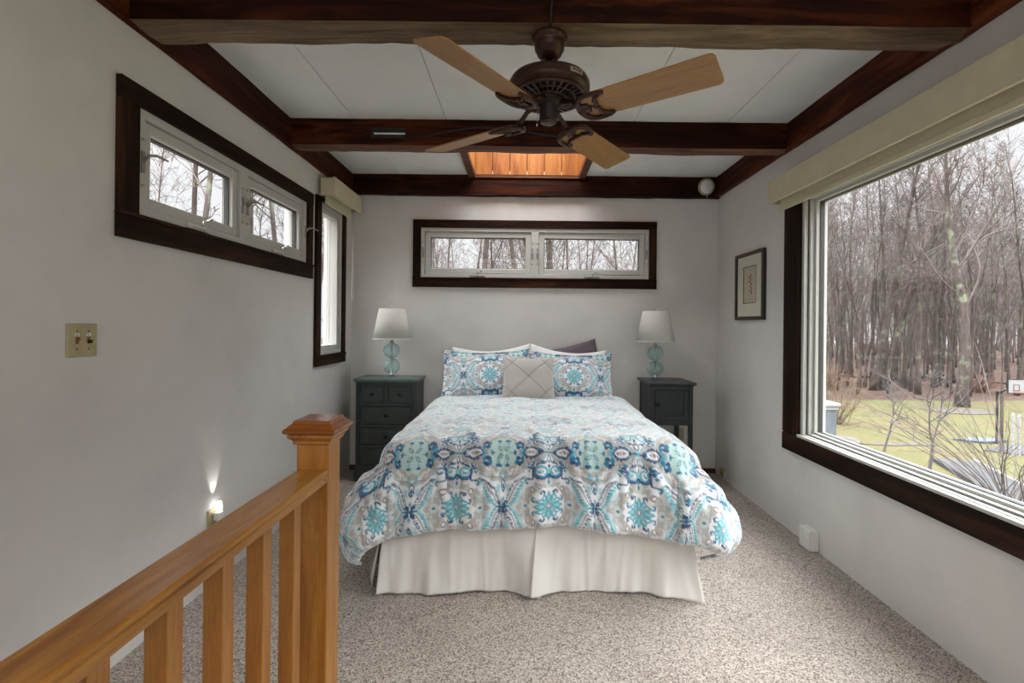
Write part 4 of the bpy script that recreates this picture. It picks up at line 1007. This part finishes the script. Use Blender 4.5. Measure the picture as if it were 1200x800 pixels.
def blob(cx, cy, a, b, n=28, seed=0, j=.12):
    return [(cx+a*math.cos(t)*(1+j*noise.noise(Vector((math.cos(t)*1.5, math.sin(t)*1.5, seed)))*2), cy+b*math.sin(t)*(1+j*noise.noise(Vector((math.cos(t)*1.5, math.sin(t)*1.5, seed+3)))*2)) for t in [2*PI*i/n for i in range(n)]]
def gp(px, py, z=GZ):
    """point of the ground seen along one line of sight of the photograph"""
    T = math.radians(.6); dx, dy = px-612, py-381; a = dx*math.cos(T)+dy*math.sin(T); b = -dx*math.sin(T)+dy*math.cos(T); y = 565*(1.35-z)/b
    return a*y/565, y
x, y = gp(1200, 530); sheet('pavement', 'asphalt', blob(x+1.6, y, 2.7, .75, seed=2), GZ+.06, 'grey paved patch at the right of the lawn', 'pavement')
x, y = gp(1128, 483); sheet('mulch_bed', 'mulch', blob(x, y, 1.5, .8, seed=5), GZ+.06, 'dark mulch ring round the foot of the big leaning tree', 'ground')
for (px, py, a, b, sd0) in ((1060, 522, 1.2, .22, 1), (1010, 545, .8, .3, 4), (1150, 610, 1.6, .35, 8)):
    x, y = gp(px, py); sheet('gravel_patch', 'mulch', blob(x, y, a, b, seed=sd0, j=.3), GZ+.055, 'bare gravel streak in the near lawn', 'ground')
x, y = gp(1150, 518); m = MB(); 
pts_ = blob(0, 0, .75, .28, 20, 7, .25); m.prism(pts_, 'z', 0, .07)
o = m.build('tarp', 'tarp'); o.location = (x, y, GZ+.035); tag(o, 'blue-grey tarp lying flat on the lawn by the hoop', 'tarp')

def tubes_tree(seed, H_, r0, lean=(0, 0), limbs=22, start=.3, l1=.36, sub=7, twigs=5, spread=1.0, fork=False, tw=.009, up=.35, thin=1.0):
    rnd = random.Random(seed); T_ = MB(); B_ = MB()
    def grow(p, d, L, r, n, wig, tro, rend=.25):
        pts = [p.copy()]; rs = [r]; dirs = [d.copy()]
        for i in range(n):
            d = (d+Vector((rnd.gauss(0, wig), rnd.gauss(0, wig), rnd.gauss(0, wig)*.6+tro))).normalized(); p = p+d*(L/n)
            pts.append(p.copy()); rs.append(r*(1-(1-rend)*(i+1)/n)); dirs.append(d.copy())
        return pts, rs, dirs
    def perp(d, ang):
        a = d.orthogonal().normalized(); a = Matrix.Rotation(rnd.uniform(0, 2*PI), 3, d) @ a; return (d*math.cos(ang)+a*math.sin(ang)).normalized()
    def trunk(p, d, L, r, st):
        pts, rs, dirs = grow(p, d, L, r, 14, .06, .05, .12)
        if st > .1: rs[0] *= 1.35
        T_.tube(pts, rs, 10); out = []
        for i in range(limbs):
            t = st+(1-st)*((i+rnd.random())/limbs)**.85; k = min(13, int(t*14)); f_ = t*14-k; q = pts[k].lerp(pts[min(k+1, 14)], min(1, f_))
            lr = rs[k]*rnd.uniform(.2, .38); ll = L*l1*(1.12-t)*rnd.uniform(.7, 1.25)
            a_, b_, c_ = grow(q, perp(dirs[k], rnd.uniform(.5, 1.05)*spread), ll, max(lr, .014), 7, .14, .06*up*3, .25)
            (T_ if lr > r0*.28 else B_).tube(a_, b_, 5, cap=False); out.append((a_, b_, c_, ll))
        out.append((pts[-6:], rs[-6:], dirs[-6:], L*.35))
        for (a_, b_, c_, ll) in out:
            for j in range(sub):
                k = min(len(a_)-1, 1+int(rnd.random()**.8*(len(a_)-1))); l2 = ll*.42*rnd.uniform(.6, 1.2)
                e_, g_, h2 = grow(a_[k], perp(c_[k], rnd.uniform(.4, .9)), l2, max(b_[k]*.5, tw*1.3), 4, .16, .05*up*3, .4)
                B_.tube(e_, g_, 3, cap=False)
                for q_ in range(twigs):
                    k2 = min(len(e_)-1, 1+int(rnd.random()*4)); l3 = l2*.5*rnd.uniform(.5, 1.2)
                    u_, w_, _ = grow(e_[k2], perp(h2[k2], rnd.uniform(.3, .9)), l3, tw, 2, .2, .05*up*3, .5)
                    B_.tube(u_, w_, 3, cap=False, smooth=False)
    d0 = Vector((lean[0], lean[1], 1)).normalized()
    if fork:
        pts, rs, dirs = grow(Vector((0, 0, 0)), d0, H_*.32, r0, 8, .05, .03, .75); rs[0] *= 1.3; T_.tube(pts, rs, 12)
        for sg, k_ in ((1, .62), (-1, .7)):
            trunk(pts[-1], (dirs[-1]+Vector((sg*.42, .1*sg, 0))).normalized(), H_*k_, rs[-1]*.72, .08)
    else: trunk(Vector((0, 0, -.1)), d0, H_, r0, start)
    return T_, B_
def join(a, b):
    m = MB(); m.v = a.v+b.v; o_ = len(a.v); m.f = a.f+[tuple(i+o_ for i in f) for f in b.f]; m.mi = [0]*len(a.f)+[1]*len(b.f); m.sm = a.sm+b.sm; return m
def near_tree(name, x, y, args, label, mats=('bark', 'twig'), cat='tree', rz=0, group=None):
    T_, B_ = tubes_tree(**args); r = tag(empty(name, (x, y, GZ), rz), label, cat, group)
    T_.build('trunk', mats[0], r, fix=False); B_.build('branches', mats[1], r, fix=False); return r
# named trees near the lawn
x, y = gp(1127, 477); near_tree('bare_tree', x, y, dict(seed=11, H_=15, r0=.26, lean=(.15, .0), limbs=20, sub=8, twigs=6, tw=.009, l1=.48, start=.26, spread=.9), 'big lichen-marked tree leaning at the lawn edge, forked above', rz=.3)
x, y = gp(1023, 457); near_tree('bare_tree', x, y, dict(seed=23, H_=16, r0=.24, lean=(.02, 0), limbs=22, start=.3, sub=7, twigs=5), 'thick double-stemmed bare tree at the wood edge, left part')
near_tree('bare_tree', x+.75, y+.3, dict(seed=24, H_=15, r0=.19, lean=(.12, 0), limbs=20, start=.3, sub=7, twigs=5), 'thick bare tree leaning right beside the double-stemmed one')
x, y = gp(1058, 447); near_tree('bare_tree', x, y, dict(seed=31, H_=15, r0=.13, lean=(.08, 0), limbs=20, start=.35), 'slim bare tree right of the thick pair, pale trunk')
x, y = gp(988, 440); near_tree('bare_tree', x, y, dict(seed=37, H_=14, r0=.15, limbs=20, start=.3), 'bare tree at the wood edge above the grey porch wall')
x, y = gp(1100, 452); near_tree('bare_tree', x, y, dict(seed=41, H_=14, r0=.14, lean=(-.03, 0), limbs=20, start=.3), 'dark bare tree left of the big leaning tree')
# saplings on the lawn
x, y = gp(1035, 530); near_tree('sapling', x, y, dict(seed=51, H_=2.2, r0=.036, lean=(.25, 0), limbs=12, start=.3, l1=.62, sub=5, twigs=3, tw=.0045, spread=1.0), 'small dark leafless sapling on the lawn, left of the two', ('sapling_bark', 'sapling_bark'), 'sapling')
x, y = gp(1089, 556); near_tree('sapling', x, y, dict(seed=57, H_=2.7, r0=.042, lean=(.05, 0), limbs=9, start=.12, l1=.8, sub=5, twigs=3, tw=.0045, fork=True), 'small dark forked sapling on the lawn, right of the two', ('sapling_bark', 'sapling_bark'), 'sapling')
# shrubs
def shrub(name, x, y, seed, n, L, mat, label, r_=.010, arch=.5):
    rnd = random.Random(seed); r = tag(empty(name, (x, y, GZ)), label, 'shrub'); m = MB(); t_ = MB()
    for i in range(n):
        a = rnd.uniform(0, 2*PI); e_ = rnd.uniform(.15, 1.0); p = Vector((rnd.gauss(0, .12), rnd.gauss(0, .12), 0)); d = Vector((math.cos(a)*e_, math.sin(a)*e_, 1)).normalized()
        l_ = L*rnd.uniform(.5, 1.1); pts = [p.copy()]
        for k in range(8):
            d = (d+Vector((math.cos(a)*.06*arch+rnd.gauss(0, .05), math.sin(a)*.06*arch+rnd.gauss(0, .05), -.09*arch))).normalized(); p = p+d*l_/8; pts.append(p.copy())
            if k > 2:
                for _ in range(2):
                    q = (d+Vector((rnd.gauss(0, .6), rnd.gauss(0, .6), rnd.gauss(0, .4)))).normalized(); t_.tube([p, p+q*l_*.08, p+q*l_*.17+Vector((0, 0, .02))], [r_*.5, r_*.4, r_*.25], 3, cap=False)
        m.tube(pts, [r_*(1.3-k*.11) for k in range(9)], 5, cap=False)
    m.v, m.f, m.mi, m.sm = m.v+t_.v, m.f+[tuple(i+len(m.v) for i in f) for f in t_.f], m.mi+t_.mi, m.sm+t_.sm; m.build('stems', mat, r, fix=False); return r
x, y = gp(1180, 598); shrub('shrub', x, y, 5, 40, 3.6, 'twig', 'arching leafless shrub at the lower right of the large window', .011, .7)
x, y = gp(980, 497); shrub('shrub', x, y, 8, 60, 2.2, 'brush_tan', 'tan twiggy shrub behind the grey porch wall', .010, .2)
x, y = gp(1062, 455); shrub('shrub', x, y, 15, 70, 1.7, 'twig', 'low grey brush at the edge of the wood, middle of the view', .012, .5)
x, y = gp(1150, 460); shrub('shrub', x, y, 18, 60, 1.5, 'twig_red', 'low reddish brush beyond the big leaning tree', .012, .5)
x, y = gp(972, 457); shrub('shrub', x, y, 19, 70, 1.8, 'twig_red', 'low reddish brush at the left end of the wood edge', .012, .5)
# fallen logs
for (pa, pb, r_, lb) in (((960, 440), (1075, 447), .13, 'fallen log on the leaf litter at the left of the wood'), ((1075, 444), (1200, 452), .12, 'fallen log on the leaf litter at the right of the wood')):
    (xa, ya), (xb, yb) = gp(*pa), gp(*pb); m = MB(); n = 10
    cxl, cyl = (xa+xb)/2, (ya+yb)/2
    m.tube([(xa+(xb-xa)*i/n-cxl, ya+(yb-ya)*i/n-cyl, .05*math.sin(i*1.3)) for i in range(n+1)], [r_*(1.1-.04*i) for i in range(n+1)], 10)
    m.tube([((xb-xa)*.1, (yb-ya)*.1, .05), ((xb-xa)*.12, (yb-ya)*.1, .8)], [.05, .02], 6)
    o = m.build('log', 'bark'); o.location = (cxl, cyl, GZ+r_+.03); tag(o, lb, 'log')
# porch wall
x0p, y0p = 4.92, 8.0
pw_ = tag(empty('porch_wall', (5.05, 8.2, GZ)), 'grey panelled porch wall with a white cap outside the large window', 'wall')
m = MB(); m.box(-.45, .13, -.10, .10, 0, 2.52); m.build('panel', 'porch_grey', pw_)
m = MB(); m.box(.0, .22, -.14, .14, 0, 2.52); m.box(-.46, -.34, -.14, .14, 0, 2.52); m.build('post', 'porch_grey', pw_, bevel=.006)
m = MB(); m.box(-.50, .27, -.18, .18, 2.50, 2.55); m.box(-.48, .25, -.16, .16, 2.44, 2.50); m.build('cap', 'white_paint', pw_, bevel=.005)
m = MB()
x, y = gp(988, 520)
rnd = random.Random(2)
for i in range(1):
    me = bpy.data.meshes.new('rock'); bm = bmesh.new(); bmesh.ops.create_icosphere(bm, subdivisions=4, radius=.38)
    for v in bm.verts: v.co *= 1+.25*noise.noise(v.co*3); v.co.z *= .42; v.co.x *= 1.5
    bm.to_mesh(me); bm.free(); me.materials.append(MATS['stone']); o = bpy.data.objects.new('rock', me); COL.objects.link(o); o.location = (x, y, GZ+.10); tag(o, 'low grey rock in the lawn beside the porch wall', 'rock')
# basketball hoop
x, y = gp(1168, 521)
x, y = gp(1168, 521); hp = tag(empty('basketball_hoop', (x, y, GZ)), 'child size basketball hoop with white board standing on the lawn', 'basketball hoop')
sc = 3.8/140*y/ (565*3.8/140) if False else 1.0
m = MB(); m.box(-.025, .025, -.025, .025, .0, 1.78); m.build('pole', 'black', hp, bevel=.004)
m = MB(); m.tube([(0, 0, 1.70), (.12, -.15, 1.84), (.26, -.28, 1.92)], .03, 8); m.build('arm', 'black', hp)
bdR = Matrix.Rotation(math.radians(-18), 4, 'Z')
def bmap(m): return m.map(lambda a, b, c: tuple((Matrix.Translation((.30, -.32, 1.98)) @ bdR) @ Vector((a, b, c))))
m = MB(); m.box(-.21, .21, -.012, .012, -.22, .22); bo = bmap(m).build('backboard', 'white_paint', hp, bevel=.004)
m = MB(); ring(m, -.225, .225, -.235, .235, .02, -.02, .02); ring(m, -.08, .08, -.14, .06, .015, -.018, -.0125); bmap(m).build('board_frame', 'frame_black', bo)
m = MB(); m.tube([(.0+.13*math.cos(t), -.16+.13*math.sin(t), -.16) for t in [2*PI*i/20 for i in range(21)]], .010, 6, cap=False); bmap(m).build('rim', 'hoop_red', hp)
# pale fence posts
for i, (px, w_) in enumerate(((1187, .032), (1194, .036))):
    x, y = gp(px, 535); m = MB(); m.box(-w_, w_, -.03, .03, 0, 1.25-.05*i); m.prism([(-w_, 1.25-.05*i), (w_, 1.25-.05*i), (0, 1.33-.05*i)], 'y', -.03, .03)
    o = m.build('fence_post', 'white_paint', bevel=.01); o.location = (x, y, GZ); tag(o, ('left' if i == 0 else 'right')+' of the two stout pale posts below the basketball board', 'post', 'pale posts by the hoop')
x, y = gp(1183, 534); m = MB(); m.box(-.035, .035, -.03, .03, 0, 1.8); o = m.build('fence_post', 'bark', bevel=.01); o.location = (x+.05, y+.3, GZ); tag(o, 'brown wooden post behind the two pale posts', 'post')
# grey ramp with white edge, right foreground of the garden
xa, ya = gp(1140, 546); xb, yb = gp(1215, 586)
rp = tag(empty('ramp', (xa, ya, GZ)), 'grey board ramp with a white painted edge at the lower right of the garden', 'ramp')
dx_, dy_ = xb-xa, yb-ya; Lr = math.hypot(dx_, dy_); ang = math.atan2(dy_, dx_)
rp.rotation_euler = (0, 0, ang)
m = MB(); m.box(0, Lr*1.3, -.9, 0, .04, .14); m.build('deck', 'asphalt', rp, bevel=.01)
m = MB(); m.box(-.03, Lr*1.3, 0.001, .06, .04, .20); m.build('edge_board', 'white_paint', rp, bevel=.01)

# the wood: prototypes and their copies ---------------------------------------
protos = []
for k, (H_, r0, ln, lm, st) in enumerate(((13, .085, (.02, 0), 22, .42), (14.5, .11, (-.03, .02), 24, .45), (12, .065, (.05, 0), 20, .35), (12.5, .075, (-.05, 0), 20, .4), (15, .135, (.0, 0), 24, .5), (9, .06, (.03, 0), 16, .2), (7, .05, (-.08, 0), 14, .15))):
    T_, B_ = tubes_tree(100+k*7, H_, r0, ln, lm, st, .30, 6, 5, tw=.008); o = join(T_, B_).build('woodland_tree', ['bark', 'twig'], fix=False); protos.append(o)
used = set()
def put_tree(x, y, rnd, label, group, sc=1.0):
    k = rnd.randrange(len(protos)); src = protos[k]
    if k in used: o = src.copy(); COL.objects.link(o)
    else: o = src; used.add(k)
    s_ = sc*rnd.uniform(.85, 1.15); o.location = (x, y, GZ-.05); o.rotation_euler = (0, 0, rnd.uniform(0, 6.28)); o.scale = (s_, s_, s_*rnd.uniform(.9, 1.15)); tag(o, label, 'tree', group)
rnd = random.Random(77); cnt = 0; placed = []
def ok(x, y, dmin):
    return all((x-a)**2+(y-b)**2 > dmin*dmin for a, b in placed)
while cnt < 200:                              # beyond the lawn
    y = 27.5+38*rnd.random()**1.25; x = y*rnd.uniform(.56, 1.12)
    if not ok(x, y, .9): continue
    placed.append((x, y)); fr_ = y < 36; put_tree(x, y, rnd, 'slender bare grey tree near the front of the wood beyond the lawn' if fr_ else 'slender bare grey tree deep in the wood beyond the lawn', 'bare trees at the front of the wood' if fr_ else 'bare trees deep in the wood'); cnt += 1
cnt = 0
while cnt < 46:                               # behind the back wall
    y = 15+26*rnd.random(); x = y*rnd.uniform(-.24, .29)
    if not ok(x, y, .9): continue
    placed.append((x, y)); put_tree(x, y, rnd, 'bare tree seen through the high back window', 'bare trees behind the back window'); cnt += 1
cnt = 0
while cnt < 14:                               # left of the house
    y = 12+18*rnd.random(); x = -y*rnd.uniform(.42, .86)
    if not ok(x, y, 1.2): continue
    placed.append((x, y)); put_tree(x, y, rnd, 'bare tree seen through the high left window', 'bare trees outside the left windows'); cnt += 1

# the far wood, too dense to count
def far_wood():
    rnd = random.Random(9); base = []
    for k in range(5):
        T_, B_ = tubes_tree(300+k, rnd.uniform(11, 16), rnd.uniform(.07, .13), (rnd.uniform(-.05, .05), 0), 16, .15, .28, 4, 2, tw=.016); j = join(T_, B_)
        base.append((np.array(j.v, np.float32), j.f))
    V = []; F = []; n0 = 0
    for i in range(640):
        y = rnd.uniform(52, 95); x = y*rnd.uniform(.50, 1.15) if i < 350 else y*rnd.uniform(-.25, .30)
        if i >= 430: x, y = rnd.uniform(42, 85), rnd.uniform(-25, 48)
        v, f = base[i % 5]; a = rnd.uniform(0, 6.28); c, s_ = math.cos(a), math.sin(a); k = rnd.uniform(.8, 1.15)
        w = np.stack([(v[:, 0]*c-v[:, 1]*s_)*k+x, (v[:, 0]*s_+v[:, 1]*c)*k+y, v[:, 2]*k+GZ], -1); V.append(w); F.append((f, n0)); n0 += len(v)
    me = bpy.data.meshes.new('distant_woodland'); co = np.concatenate(V)
    ls = []; st = []; tot = 0
    for f, o_ in F:
        for p in f: st.append(tot); ls.extend([q+o_ for q in p]); tot += len(p)
    me.vertices.add(len(co)); me.vertices.foreach_set('co', co.reshape(-1)); me.loops.add(len(ls)); me.loops.foreach_set('vertex_index', np.array(ls, np.int32))
    me.polygons.add(len(st)); me.polygons.foreach_set('loop_start', np.array(st, np.int32)); me.update(calc_edges=True); me.validate()
    me.materials.append(MATS['twig']); o = bpy.data.objects.new('distant_woodland', me); COL.objects.link(o)
    tag(o, 'dense grey haze of far bare trees at the back of the wood', 'woodland', kind='stuff')
far_wood()
